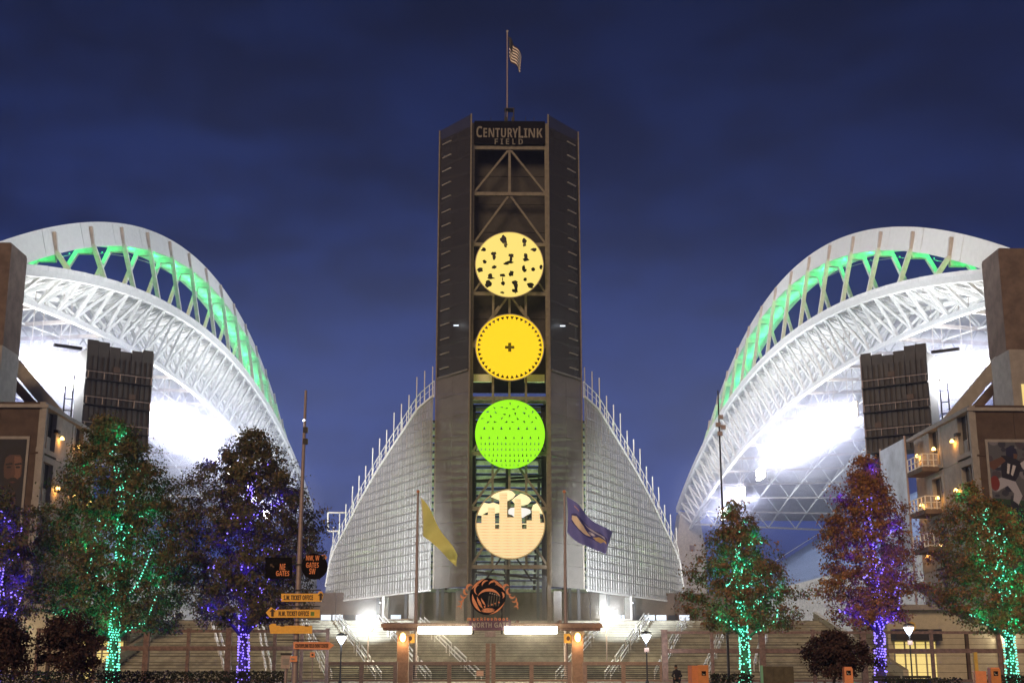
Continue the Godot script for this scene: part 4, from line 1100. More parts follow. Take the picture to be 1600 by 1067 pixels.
		var f := func(u: float, v: float):
			var g := Vector3(u * 3.9 - 0.5 * v * u, -v * (3.2 - 1.2 * u) - u * 3.6 + 0.5 * u * u, 0.0)
			return o + g + Vector3(0.10 * sin(u * 8 + v * 3), 0.12 * sin(u * 7.0 + v * 2.0), 0.5 * sin(u * 10.0 - v * 2.4) * (0.2 + u))
		if s < 0:
			f = func(u: float, v: float):
				var g := Vector3(u * 3.3 + 0.25 * v * (1 - u), -v * 3.4 * (1 - 0.72 * u) - u * 5.2 + 1.2 * u * (1 - u) * 0.5, 0.0)
				return o + g + Vector3(0.08 * sin(u * 9 + v * 3), 0.1 * sin(u * 8.0), 0.55 * sin(u * 9.0 + v * 3.4) * (0.2 + u))
			var im := canvas(96, 64, Color(0.84, 0.85, 0.50))
			im.fill_rect(Rect2i(0, 0, 3, 64), Color(0.8, 0.8, 0.7))
			tag(put(self, "flag", drape(26, 16, f), Transform3D(), pic("yellow_flag_cloth", im)), "plain yellow-green flag hanging in folds from the plaza flagpole", "flag")
		else:
			var im := canvas(192, 128, Color(0.42, 0.44, 0.72))
			# a swooping bird's head in bands of cream, grey and navy
			paint(im, PackedVector2Array([Vector2(0.08, 0.42), Vector2(0.2, 0.30), Vector2(0.5, 0.26), Vector2(0.75, 0.30), Vector2(0.92, 0.46), Vector2(0.96, 0.64), Vector2(0.86, 0.60), Vector2(0.8, 0.70), Vector2(0.6, 0.64), Vector2(0.35, 0.66), Vector2(0.1, 0.62)]), Color(0.24, 0.25, 0.50))
			paint(im, PackedVector2Array([Vector2(0.10, 0.45), Vector2(0.22, 0.36), Vector2(0.42, 0.40), Vector2(0.58, 0.56), Vector2(0.46, 0.62), Vector2(0.2, 0.6), Vector2(0.1, 0.56)]), Color(0.95, 0.88, 0.76))
			paint(im, PackedVector2Array([Vector2(0.40, 0.30), Vector2(0.62, 0.29), Vector2(0.84, 0.42), Vector2(0.9, 0.54), Vector2(0.76, 0.42), Vector2(0.6, 0.36)]), Color(0.72, 0.72, 0.80))
			paint(im, PackedVector2Array([Vector2(0.62, 0.56), Vector2(0.74, 0.48), Vector2(0.92, 0.58), Vector2(0.95, 0.66), Vector2(0.86, 0.62), Vector2(0.8, 0.7), Vector2(0.68, 0.64)]), Color(0.82, 0.72, 0.52))
			paint(im, oval(0.60, 0.46, 0.07, 0.06), Color(0.62, 0.62, 0.72))
			paint(im, oval(0.61, 0.46, 0.032, 0.032), Color(0.86, 0.86, 0.9))
			paint(im, PackedVector2Array([Vector2(0.14, 0.12), Vector2(0.26, 0.14), Vector2(0.26, 0.18), Vector2(0.14, 0.16)]), Color(0.75, 0.6, 0.65))
			tag(put(self, "flag", drape(26, 16, f), Transform3D(), pic("blue_flag_cloth", im)), "blue flag with a cream and grey bird's head, rippling from the plaza flagpole", "flag")
func fence(label: String, posts: Array, thick: Array, d: float, ytop: float, ymid: float) -> void:
	var p0 := gnd(posts[0], d)
	var t := thing("fence", label, "fence", p0, "brown post fences along the plaza")
	var tops := []
	for i in posts.size():
		var top := at(posts[i], ytop, d)
		tops.append(top)
		var w := 0.42 if posts[i] in thick else 0.24
		beam(t, "post", Vector3(top.x, 0, top.z), top + Vector3(0, 0.08, 0), w, w, M.fence_brown)
		box(t, "post_cap", top + Vector3(0, 0.12, 0), Vector3(w + 0.08, 0.08, w + 0.08), M.fence_brown)
	for i in posts.size() - 1:
		var a: Vector3 = tops[i]; var b: Vector3 = tops[i + 1]
		var m := at(posts[i], ymid, d).y
		beam(t, "rail", a + Vector3(0.13, -0.06, 0.02), b + Vector3(-0.13, -0.06, 0.02), 0.16, 0.2, M.fence_brown)
		beam(t, "rail", Vector3(a.x + 0.13, m, a.z + 0.02), Vector3(b.x - 0.13, m, b.z + 0.02), 0.2, 0.32, M.fence_brown)
		beam(t, "rail", Vector3(a.x + 0.13, 0.3, a.z + 0.02), Vector3(b.x - 0.13, 0.3, b.z + 0.02), 0.14, 0.18, M.fence_brown)
		for y in [0.9, 1.5, 2.1]:
			pipe(t, "wire", Vector3(a.x, y, a.z), Vector3(b.x, y, b.z), 0.025, M.dark_steel)
		for y in [0.33, 0.66]:
			var yy := lerpf(m, a.y, y)
			pipe(t, "wire", Vector3(a.x, yy, a.z), Vector3(b.x, yy, b.z), 0.025, M.dark_steel)
func fences() -> void:
	fence("brown post and rail fence behind the two bushy trees, up to the yellow signpost", [60, 150, 230, 295, 358, 430, 472, 512], [230, 358], 100.0, 985, 1013)
	fence("brown post and rail fence behind the seated person and the red violet-lit tree", [1038, 1112, 1190, 1270, 1348, 1455, 1560, 1660], [1038, 1190, 1348], 100.0, 987, 1017)
	var n := 0
	for q in [[512, 618, "between the left fence and the left gate column"], [642, 762, "right beside the left gate column"], [771, 890, "left beside the right gate column"], [914, 1034, "between the right gate column and the right fence"]]:
		var d := 105.0
		var a := at(q[0], 1034, d); var b := at(q[1], 1034, d)
		var t := thing("gate_barrier", "low brown railed gate, %s" % q[2], "gate", Vector3((a.x + b.x) / 2, 0, -d), "low railed gates below the canopy")
		var m := (a + b) / 2
		for p in [a, m, b]:
			box(t, "post", Vector3(p.x, a.y / 2 + (0.7 if p == b and q[1] == 762 or p == a and q[0] == 771 else 0.0), p.z), Vector3(0.32, a.y + (1.4 if p == b and q[1] == 762 or p == a and q[0] == 771 else 0.0), 0.3), M.column_brown)
		beam(t, "top_rail", a + Vector3(0.16, -0.13, 0), b + Vector3(-0.16, -0.13, 0), 0.2, 0.26, M.column_brown)
		beam(t, "bottom_rail", Vector3(a.x + 0.16, 0.25, a.z), Vector3(b.x - 0.16, 0.25, b.z), 0.14, 0.14, M.column_brown)
		for k in 7:
			beam(t, "slat", Vector3(a.x + 0.1, 0.42 + 0.155 * k, a.z - 0.05), Vector3(b.x - 0.1, 0.42 + 0.155 * k, b.z - 0.05), 0.03, 0.055, M.dark_steel)
	var s := at(750, 1052, 104.6)
	var nt := thing("notice", "small pale orange notice on the low gate beside the left gate column", "notice", Vector3(s.x, s.y - 0.25, s.z))
	box(nt, "board", s, Vector3(0.55, 0.42, 0.04), mt("notice_peach", Vector3(0.75, 0.48, 0.3), 0.6, 0, 0.05))

func leaf_mesh(pts: Array, nrm: Array, size: float, tones: Array, r: RandomNumberGenerator) -> ArrayMesh:
	var v := PackedVector3Array(); var nn := PackedVector3Array(); var c := PackedColorArray(); var ix := PackedInt32Array()
	for i in pts.size():
		var p: Vector3 = pts[i]
		var n: Vector3 = (nrm[i] + Vector3(r.randf_range(-1, 1), r.randf_range(-0.6, 1.0), r.randf_range(-1, 1)) * 0.9).normalized()
		var u := n.cross(Vector3(r.randf_range(-1, 1), r.randf_range(-1, 1), r.randf_range(-1, 1))).normalized()
		var w := n.cross(u)
		var s := size * r.randf_range(0.65, 1.3)
		var fold := n * s * 0.18
		var k := v.size()
		v.append(p - u * s * 0.5); v.append(p + w * s * 0.36 + fold); v.append(p + u * s * 0.55); v.append(p - w * s * 0.36 + fold)
		var t: Vector3 = tones[r.randi() % tones.size()] * r.randf_range(0.65, 1.35)
		for j in 4:
			nn.append(n); c.append(Color(t.x, t.y, t.z))
		ix.append_array([k, k + 1, k + 2, k, k + 2, k + 3])
	var ar := []
	ar.resize(Mesh.ARRAY_MAX)
	ar[Mesh.ARRAY_VERTEX] = v; ar[Mesh.ARRAY_NORMAL] = nn; ar[Mesh.ARRAY_COLOR] = c; ar[Mesh.ARRAY_INDEX] = ix
	var m := ArrayMesh.new()
	m.add_surface_from_arrays(Mesh.PRIMITIVE_TRIANGLES, ar)
	return m
func leaf_mat() -> StandardMaterial3D:
	if not M.has("leaf"):
		var m := StandardMaterial3D.new()
		m.resource_name = "leaf"
		m.vertex_color_use_as_albedo = true; m.roughness = 0.7
		m.backlight_enabled = true; m.backlight = Color(0.55, 0.55, 0.55)
		M["leaf"] = m
	return M["leaf"]
func tree(o: Dictionary) -> void:
	var r := RandomNumberGenerator.new()
	r.seed = o.seed
	var d: float = o.d
	var base := gnd(o.x, d)
	var rows := []
	for q in o.rows:
		var a := at(q[1], q[0], d); var b := at(q[2], q[0], d)
		rows.append([a.y, (a.x + b.x) / 2, maxf((b.x - a.x) / 2 * 1.07, 0.2)])
	var look := func(y: float):
		for k in rows.size() - 1:
			if y >= rows[k + 1][0]:
				var f := clampf((y - rows[k + 1][0]) / (rows[k][0] - rows[k + 1][0]), 0, 1)
				return [lerpf(rows[k + 1][1], rows[k][1], f), lerpf(rows[k + 1][2], rows[k][2], f)]
		return [rows[-1][1], rows[-1][2]]
	var ytop: float = rows[0][0]; var ybot: float = rows[-1][0]
	var t := thing(o.name, o.label, "tree", base, o.get("group", ""))
	var tr: float = o.r
	# trunk, leaning gently to the crown's middle
	var pts := []; var rad := []
	for k in 9:
		var f := k / 8.0
		var y := f * lerpf(ybot, ytop, 0.86)
		var mid: float = look.call(y)[0]
		var x := lerpf(base.x, mid, smoothstep(0.25, 1.0, f)) + sin(f * 7 + o.seed) * 0.08
		pts.append(Vector3(x, y, base.z + sin(f * 5 + o.seed * 2.0) * 0.1)); rad.append(tr * lerpf(1.0, 0.16, pow(f, 0.8)) * (1.25 if k == 0 else 1.0))
	var st := begin(true)
	tube(st, pts, rad, 9)
	put(t, "trunk", done(st), Transform3D(), M.bark)
	var on_trunk := func(y: float):
		for k in 8:
			if pts[k + 1].y >= y: return pts[k].lerp(pts[k + 1], clampf((y - pts[k].y) / (pts[k + 1].y - pts[k].y), 0, 1))
		return pts[8]
	var rad_at := func(y: float): return tr * lerpf(1.0, 0.16, pow(clampf(y / pts[8].y, 0, 1), 0.8))
	var limbs := []
	var nl: int = o.get("limbs", 18)
	for k in nl:
		var f := (k + 0.5) / nl
		var y := lerpf(ybot + 0.3, lerpf(ybot, ytop, 0.93), f)
		var q: Array = look.call(y)
		var ang := k * 2.39996 + r.randf() * 0.6
		var rr: float = q[1] * r.randf_range(0.6, 0.85)
		var e := Vector3(q[0] + cos(ang) * rr, y, base.z + sin(ang) * rr)
		var y0 := clampf(y - rr * r.randf_range(0.35, 0.8), ybot * 0.80, pts[8].y * 0.97)
		var s: Vector3 = on_trunk.call(y0)
		var lp := []; var lr := []
		for j in 7:
			var g := j / 6.0
			var p := s.lerp(e, g)
			p.y = lerpf(s.y, e.y, pow(g, 0.75)) + 0.22 * sin(g * PI)
			p += Vector3(r.randf_range(-1, 1), r.randf_range(-0.5, 0.5), r.randf_range(-1, 1)) * 0.12 * sin(g * PI)
			lp.append(p); lr.append(maxf(rad_at.call(y0) * 0.5 * (1 - 0.85 * g), 0.012))
		st = begin(true)
		tube(st, lp, lr, 5)
		put(t, "limb", done(st), Transform3D(), M.bark)
		limbs.append(lp)
	# leaves in clumps through the crown
	var lpts := []; var ln := []
	var vol := 0.0
	for k in 20: vol += pow(look.call(lerpf(ybot, ytop, (k + 0.5) / 20))[1], 2)
	vol *= PI * (ytop - ybot) / 20
	var nc := int(o.get("dense", 1.0) * clampf(vol * 2.0, 60, 1000))
	var wmax := 0.0
	for q in rows: wmax = maxf(wmax, q[2])
	var gap: float = o.get("clump", 0.42)
	var fn := FastNoiseLite.new()
	fn.seed = o.seed; fn.frequency = 0.42; fn.fractal_octaves = 3
	var centres := []
	while centres.size() < nc:
		var y := lerpf(ybot, ytop, r.randf())
		var q: Array = look.call(y)
		if r.randf() > (q[1] / wmax) * 0.9 + 0.1: continue
		var a := r.randf() * TAU
		var rim := clampf(0.93 + 0.42 * fn.get_noise_3d(cos(a) * 2.2, y * 0.9, sin(a) * 2.2), 0.6, 1.18)
		var rr: float = maxf(q[1] * rim - gap * 0.5, 0.1) * pow(r.randf(), 0.42)
		if fn.get_noise_3d(cos(a) * rr * 1.6 + 40, y * 1.9, sin(a) * rr * 1.6) < o.get("holes", -0.2): continue
		centres.append([Vector3(q[0] + cos(a) * rr, y, base.z + sin(a) * rr), Vector3(cos(a), 0.35, sin(a))])
	for lp in limbs:
		for j in range(3, 7): centres.append([lp[j], Vector3(0, 0.5, 0)])
	for c in centres:
		var sg := gap * r.randf_range(0.5, 1.25)
		for k in int(o.get("per", 52) * r.randf_range(0.6, 1.3)):
			lpts.append(c[0] + Vector3(r.randfn(), r.randfn() * 0.7, r.randfn()) * sg * 0.62)
			ln.append(c[1])
	var fo := put(t, "foliage", leaf_mesh(lpts, ln, o.get("leaf", 0.15), o.tones, r), Transform3D(), leaf_mat())
	fo.set_meta("kind", "stuff")
	if not o.has("light"): return
	# fairy lights wound round trunk and limbs
	var green: bool = o.light == "green"
	var L := thing("string_lights", o.string, "string lights", base, "fairy light strings in the trees")
	var cable := []; var bulbs := []
	var y := 0.35
	var ang := 0.0
	while y < pts[8].y * 0.92:
		var low := y < ybot + 0.6
		var p: Vector3 = on_trunk.call(y)
		var rr: float = rad_at.call(y) + 0.035
		var q := p + Vector3(cos(ang) * rr, 0, sin(ang) * rr)
		cable.append(q)
		if r.randf() < (0.55 if low else 0.4): bulbs.append(q + Vector3(cos(ang), r.randf_range(-0.5, 0.5), sin(ang)) * 0.04)
		ang += (0.12 / rr) if low else (0.16 / rr)
		y += 0.0105 if low else 0.022
	st = begin()
	tube(st, cable, cable.map(func(_x): return 0.009), 3)
	for i in limbs.size():
		if i % 5 in [2, 4]: continue
		var path := []
		for j in 27:
			var g: float = j / 26.0 * (0.95 if i % 2 else 0.7) * 6.0
			var k := mini(int(g), 5)
			path.append(limbs[i][k].lerp(limbs[i][k + 1], g - k) + Vector3(sin(j * 2.1), cos(j * 2.1), cos(j * 1.7)) * 0.07)
			if r.randf() < 0.92 and sin(j * 0.55 + i * 1.9) > -0.35: bulbs.append(path[-1] + Vector3(r.randf_range(-1, 1), r.randf_range(-1, 0.4), r.randf_range(-1, 1)) * 0.06)
		tube(st, path, path.map(func(_x): return 0.009), 3)
		if i % 3 == 0:
			var hung := []
			var a: Vector3 = limbs[i][4]; var b: Vector3 = limbs[(i + 5) % limbs.size()][5]
			if a.distance_to(b) < 6.5:
				for j in 22:
					var g := j / 21.0
					hung.append(a.lerp(b, g) - Vector3(0, sin(g * PI) * 0.5, 0))
					if r.randf() < 0.6: bulbs.append(hung[-1])
				tube(st, hung, hung.map(func(_x): return 0.008), 3)
	put(L, "cable", done(st), Transform3D(), M.dark_steel)
	var bs := ball.duplicate()
	bs.radial_segments = 6; bs.rings = 3
	var bst := SurfaceTool.new()
	for q in bulbs:
		bst.append_from(bs, 0, Transform3D(Basis.from_scale(Vector3.ONE * o.get("bulb", 0.088) * r.randf_range(0.8, 1.2)), q))
	var fl := put(L, "fairy_lights", bst.commit(), Transform3D(), M.fairy_green if green else M.fairy_violet)
	fl.set_meta("kind", "stuff")
	var lc := Color(0.08, 1.0, 0.72) if green else Color(0.22, 0.12, 1.0)
	var e: float = o.get("e", 1.0)
	omni("fairy_light", on_trunk.call(ybot + 0.4) + Vector3(0, 0, tr + 0.5), lc, 2.60 * e, 0.3)
	omni("fairy_light", on_trunk.call(ybot * 0.55) + Vector3(0, 0, tr + 0.5), lc, 1.30 * e, 0.3)
	omni("fairy_light", on_trunk.call(lerpf(ybot, ytop, 0.3)) + Vector3(0.1, 0, tr + 0.55), lc, 2.60 * e, 0.3)
	omni("fairy_light", on_trunk.call(lerpf(ybot, ytop, 0.5)) + Vector3(-0.1, 0, tr + 0.6), lc, 2.08 * e, 0.3)
	for i in limbs.size():
		if i % 4 == 1: omni("fairy_light", limbs[i][3 + i % 3] + Vector3(0, 0.2, 0.25), lc, 1.09 * e, 0.25)
func trees() -> void:
	var olive := [Vector3(0.162, 0.135, 0.054), Vector3(0.108, 0.126, 0.050), Vector3(0.198, 0.126, 0.054), Vector3(0.090, 0.108, 0.054)]
	var deep := [Vector3(0.099, 0.099, 0.045), Vector3(0.126, 0.099, 0.045), Vector3(0.072, 0.086, 0.040), Vector3(0.153, 0.108, 0.054)]
	var brown := [Vector3(0.234, 0.126, 0.063), Vector3(0.180, 0.117, 0.054), Vector3(0.135, 0.117, 0.054), Vector3(0.270, 0.135, 0.072)]
	var red := [Vector3(0.34, 0.15, 0.05), Vector3(0.25, 0.115, 0.045), Vector3(0.36, 0.18, 0.055), Vector3(0.19, 0.09, 0.045)]
	var rust := [Vector3(0.270, 0.153, 0.054), Vector3(0.180, 0.144, 0.054), Vector3(0.306, 0.144, 0.063), Vector3(0.135, 0.135, 0.054)]
	var plum := [Vector3(0.05, 0.02, 0.018), Vector3(0.035, 0.02, 0.016), Vector3(0.06, 0.028, 0.02)]
	var g := "street trees wound with fairy lights"
	tree({"name": "street_tree", "group": g, "seed": 11, "d": 68.0, "x": -8, "r": 0.30, "tones": olive, "light": "violet", "e": 2.4, "label": "bushy tree with violet fairy lights, cut off beside the portrait poster building", "string": "violet fairy lights in the tree under the portrait poster",
		"rows": [[765, -60, 36], [820, -90, 58], [880, -100, 68], [940, -95, 62], [985, -60, 40]]})
	tree({"name": "street_tree", "group": g, "seed": 22, "d": 72.0, "x": 178, "r": 0.30, "tones": olive, "light": "green", "e": 1.3, "limbs": 22, "label": "large bushy olive-brown tree with green fairy lights in front of a dark video board", "string": "green fairy lights round the trunk of the large olive-brown tree",
		"rows": [[652, 150, 182], [700, 108, 240], [760, 80, 290], [830, 52, 306], [900, 40, 312], [950, 54, 306], [985, 100, 270]]})
	tree({"name": "street_tree", "group": g, "seed": 33, "d": 73.0, "x": 378, "r": 0.29, "tones": deep, "light": "violet", "e": 2.2, "limbs": 20, "label": "tall dark green tree with violet fairy lights beside the yellow signpost", "string": "violet fairy lights round the trunk of the dark green tree by the signpost",
		"rows": [[676, 380, 414], [720, 322, 458], [760, 292, 484], [820, 266, 506], [880, 254, 504], [930, 264, 486], [978, 300, 456]]})
	tree({"name": "street_tree", "group": g, "seed": 44, "d": 72.0, "x": 1162, "r": 0.26, "tones": brown, "light": "green", "e": 0.85, "label": "cone-shaped brownish tree with green fairy lights near the orange sign box", "string": "green fairy lights round the trunk of the cone-shaped brownish tree",
		"rows": [[788, 1140, 1158], [830, 1108, 1198], [870, 1088, 1222], [910, 1068, 1252], [945, 1062, 1260], [985, 1092, 1238]]})
	tree({"name": "street_tree", "group": g, "seed": 55, "d": 72.0, "x": 1378, "r": 0.28, "tones": red, "light": "violet", "e": 2.3, "limbs": 22, "label": "red autumn tree covered in violet fairy lights in front of the pale banner", "string": "violet fairy lights all over the red autumn tree",
		"rows": [[712, 1336, 1362], [760, 1302, 1398], [820, 1280, 1434], [880, 1268, 1446], [930, 1272, 1440], [980, 1302, 1408]]})
	tree({"name": "street_tree", "group": g, "seed": 66, "d": 70.0, "x": 1582, "r": 0.30, "tones": rust, "light": "green", "e": 1.3, "label": "rusty olive tree with green fairy lights in front of the player poster", "string": "green fairy lights on the thick limbs of the tree under the player poster",
		"rows": [[758, 1500, 1530], [800, 1470, 1590], [850, 1458, 1640], [910, 1452, 1680], [950, 1466, 1680], [985, 1512, 1640]]})
	var h := "small dark unlit trees"
	tree({"name": "small_tree", "group": h, "seed": 71, "d": 60.0, "x": 118, "r": 0.10, "tones": plum, "limbs": 10, "leaf": 0.13, "clump": 0.3, "per": 60, "dense": 1.6, "label": "low dark unlit tree in front of the large olive-brown tree's trunk", "rows": [[962, 88, 122], [985, 62, 160], [1010, 50, 170], [1035, 60, 164], [1050, 80, 150]]})
	tree({"name": "small_tree", "group": h, "seed": 72, "d": 58.0, "x": 0, "r": 0.10, "tones": plum, "limbs": 8, "leaf": 0.13, "clump": 0.3, "per": 60, "dense": 1.6, "label": "low dark unlit tree cut off by the edge under the violet-lit olive tree", "rows": [[968, -20, 30], [1000, -40, 46], [1050, -40, 50]]})
	tree({"name": "small_tree", "group": h, "seed": 73, "d": 62.0, "x": 1303, "r": 0.10, "tones": plum, "limbs": 12, "leaf": 0.13, "clump": 0.3, "per": 60, "dense": 1.6, "label": "low dark spreading tree left of the red violet-lit tree's trunk", "rows": [[990, 1290, 1322], [1010, 1254, 1364], [1032, 1240, 1374], [1056, 1268, 1348]]})
	for q in [[-30, 444, 66.0, 1049, "long low dark hedge below the left fence"], [1110, 1176, 67.0, 1053, "short clipped dark hedge at the foot of the green-lit cone tree"], [1378, 1500, 66.0, 1060, "low dark hedge in front of the lit shop entrance"], [1545, 1640, 66.0, 1055, "low dark hedge at the foot of the tree under the player poster"]]:
		hedge(q[0], q[1], q[2], q[3], q[4])
func hedge(x0: float, x1: float, d: float, y: float, label: String) -> void:
	var r := RandomNumberGenerator.new()
	r.seed = int(x0) + 900
	var a := gnd(x0, d); var b := gnd(x1, d)
	var h := at(x0, y, d).y
	var t := thing("hedge", label, "hedge", Vector3((a.x + b.x) / 2, 0, -d), "low dark hedges")
	var n := int((b.x - a.x) * 420 * h)
	var pts := []; var nr := []
	for k in n:
		var f := r.randf()
		var p := Vector3(lerpf(a.x, b.x, r.randf()), h * pow(f, 0.6) + r.randf_range(-0.05, 0.04), -d + r.randf_range(-0.4, 0.4))
		pts.append(p); nr.append(Vector3(0, 0.6, 0.6))
	var fo := put(t, "foliage", leaf_mesh(pts, nr, 0.12, [Vector3(0.02, 0.028, 0.014), Vector3(0.03, 0.03, 0.016), Vector3(0.018, 0.02, 0.012)], r), Transform3D(), leaf_mat())
	fo.set_meta("kind", "stuff")
	for k in int((b.x - a.x) / 0.9):
		var x := a.x + 0.5 + 0.9 * k
		pipe(t, "stem", Vector3(x, 0, -d), Vector3(x + 0.1, h * 0.8, -d), 0.05, M.bark)

func px_poly(list: Array, d: float, mid: Vector3) -> PackedVector2Array:
	var o := PackedVector2Array()
	for q in list:
		var p := at(q[0], q[1], d) - mid
		o.append(Vector2(p.x, p.y))
	return o
func signpost() -> void:
	var d := 60.0
	var top := at(468.5, 610, d); var foot := gnd(461, d)
	var t := thing("signpost", "tall lamp pole carrying black gate boards and yellow arrow boards", "signpost", foot)
	var x := foot.x
	put(t, "pole", lathe([[0.15, 0], [0.15, 0.3], [0.13, 3.0], [0.12, 6.0], [0.09, 9.0], [0.06, top.y]], 12), here(foot), M.pole_grey)
	for y in [657, 672, 690]:
		var p := at(475, y, d)
		box(t, "lamp_arm", Vector3((x + p.x) / 2 + 0.03, p.y, -d), Vector3(absf(p.x - x), 0.05, 0.05), M.dark_steel)
		if y == 657:
			sphere(t, "lamp", p, Vector3(0.16, 0.12, 0.16), M.cool_lamp)
			omni("signpost_lamp_light", p + Vector3(0, -0.12, 0.02), Color(0.9, 0.95, 1), 1.2, 0.08)
		else: box(t, "fitting", p + Vector3(0.06, 0, 0), Vector3(0.22, 0.26, 0.2), M.dark_steel)
	var z := 0.22
	var board := func(called: String, list: Array, m: Material, th: float):
		var c := Vector2.ZERO
		for q in list: c += Vector2(q[0], q[1]) / list.size()
		var mid := at(c.x, c.y, d - z)
		return [put(t, called, plate(px_poly(list, d - z, mid), th), here(mid), m), mid]
	var word := func(parent: Node, s: String, x0: float, x1: float, y0: float, y1: float, m: Material):
		var a := at(x0, y1, d - z); var b := at(x1, y0, d - z)
		text(parent, "lettering", s, here(Vector3((a.x + b.x) / 2, (a.y + b.y) / 2, -d + z + 0.05)), b.x - a.x, b.y - a.y, m, true, 0.02)
	var arrow := func(parent: Node, cx: float, cy: float, r: float, turn: float, m: Material):
		var p := PackedVector2Array()
		for v in [[0.0, 1.0], [0.75, 0.2], [0.28, 0.3], [0.28, -1.0], [-0.28, -1.0], [-0.28, 0.3], [-0.75, 0.2]]:
			p.append(Vector2(v[0], v[1]).rotated(turn) * r)
		put(parent, "arrow", plate(p, 0.02), here(at(cx, cy, d - z) + Vector3(0, 0, 0.075)), m)
	var ring := func(cx: float, cy: float, r: float):
		var o := []
		for k in 28: o.append([cx + r * cos(TAU * k / 28), cy + r * sin(TAU * k / 28)])
		return o
	var b: Array = board.call("gate_board", [[414, 871], [456, 871], [456, 904], [414, 904]], M.black_paint, 0.06)
	word.call(b[0], "NE", 437, 446, 881, 891, M.letter_orange)
	word.call(b[0], "GATES", 431, 452, 892, 900, M.letter_orange)
	b = board.call("arrow_plate", [[419, 883], [424, 878], [430, 879], [430, 889], [420, 889]], M.sign_salmon, 0.05)
	arrow.call(b[0], 425, 884, 0.12, 0.9, M.letter_dark)
	b = board.call("gate_board", ring.call(491, 885, 20.5), M.black_paint, 0.06)
	word.call(b[0], "NW, W", 478, 499, 868, 877, M.letter_orange)
	word.call(b[0], "GATES", 478, 498, 879, 887, M.letter_orange)
	word.call(b[0], "SW", 483, 493, 888, 897, M.letter_orange)
	b = board.call("arrow_plate", [[501, 868], [507, 866], [511, 871], [508, 875], [501, 873]], M.sign_salmon, 0.05)
	arrow.call(b[0], 506, 870.5, 0.11, -0.2, M.letter_dark)
	b = board.call("direction_board", [[439, 927.5], [496, 927.5], [498, 924], [503, 924], [505, 930], [502, 940], [439, 940]], M.sign_orange, 0.05)
	word.call(b[0], "S.W. TICKET OFFICE", 443, 489, 930, 937.5, M.letter_dark)
	arrow.call(b[0], 501, 932, 0.17, 0.0, M.letter_dark)
	b = board.call("direction_board", [[415, 957], [423, 948.5], [429, 952.5], [499.5, 952.5], [499.5, 965], [421, 965]], M.sign_orange, 0.05)
	word.call(b[0], "N.W. TICKET OFFICE", 435, 482.5, 955, 962.5, M.letter_dark)
	arrow.call(b[0], 425.5, 957, 0.17, 0.0, M.letter_dark)
	box(b[0], "green_sticker", at(488, 959, d - z) + Vector3(0, 0, 0.035), Vector3(0.16, 0.18, 0.015), mt("sticker_green", Vector3(0.16, 0.26, 0.04), 0.6, 0, 0.2))
	b = board.call("direction_board", [[420, 977], [424, 974.5], [431, 974.5], [431, 977.5], [487.5, 977.5], [487.5, 990], [422, 990]], M.sign_orange, 0.05)
	for px in [441.0, 479.0]: box(b[0], "clip", at(px, 977.5, d - z) + Vector3(0, 0, 0.02), Vector3(0.18, 0.06, 0.07), M.letter_dark)
	b = board.call("direction_board", [[458, 1003], [514, 1003], [522, 1008], [514, 1015], [458, 1014]], M.sign_salmon, 0.05)
	word.call(b[0], "CENTURYLINK FIELD EVENT CENTER", 461, 513, 1006, 1012, M.letter_dark)
	for y in [882, 922, 947.5, 971.5, 1000]:
		var p := at(462, y, d - 0.12)
		box(t, "bracket", Vector3(x + 0.1, p.y, -d + 0.12), Vector3(1.9, 0.05, 0.14), M.dark_steel)
	b = board.call("tag_board", [[453, 1025], [464, 1025], [464, 1034], [453, 1034]], M.sign_salmon, 0.05)
	arrow.call(b[0], 457, 1029.5, 0.08, 1.57, M.letter_pale)
	var k := thing("phone_box", "small grey-violet box with a dark lid behind the signpost", "box", gnd(447, 64))
	var c := at(447, 1034, 64)
	box(k, "body", c, Vector3(0.44, 0.62, 0.35), M.pole_grey)
	box(k, "lid", c + Vector3(0, 0.36, 0), Vector3(0.52, 0.10, 0.42), M.dark_steel)
	box(k, "panel", c + Vector3(0, 0, 0.18), Vector3(0.28, 0.3, 0.03), M.facade_grey)
	pipe(k, "stand", Vector3(c.x, 0, c.z), c - Vector3(0, 0.3, 0), 0.16, M.pole_grey)
	var p := thing("small_sign", "small salmon tag sign on a thin post behind the lowest arrow board", "sign", gnd(488, 70))
	c = at(488, 1023, 70)
	box(p, "board", c, Vector3(0.26, 0.26, 0.04), M.sign_salmon)
	put(p, "print", plate(oval(0, 0, 0.06, 0.06, 8), 0.02), here(c + Vector3(0, 0, 0.03)), M.letter_dark)
	pipe(p, "post", Vector3(c.x, 0, c.z - 0.05), c + Vector3(0, 0, -0.05), 0.06, M.pole_grey)

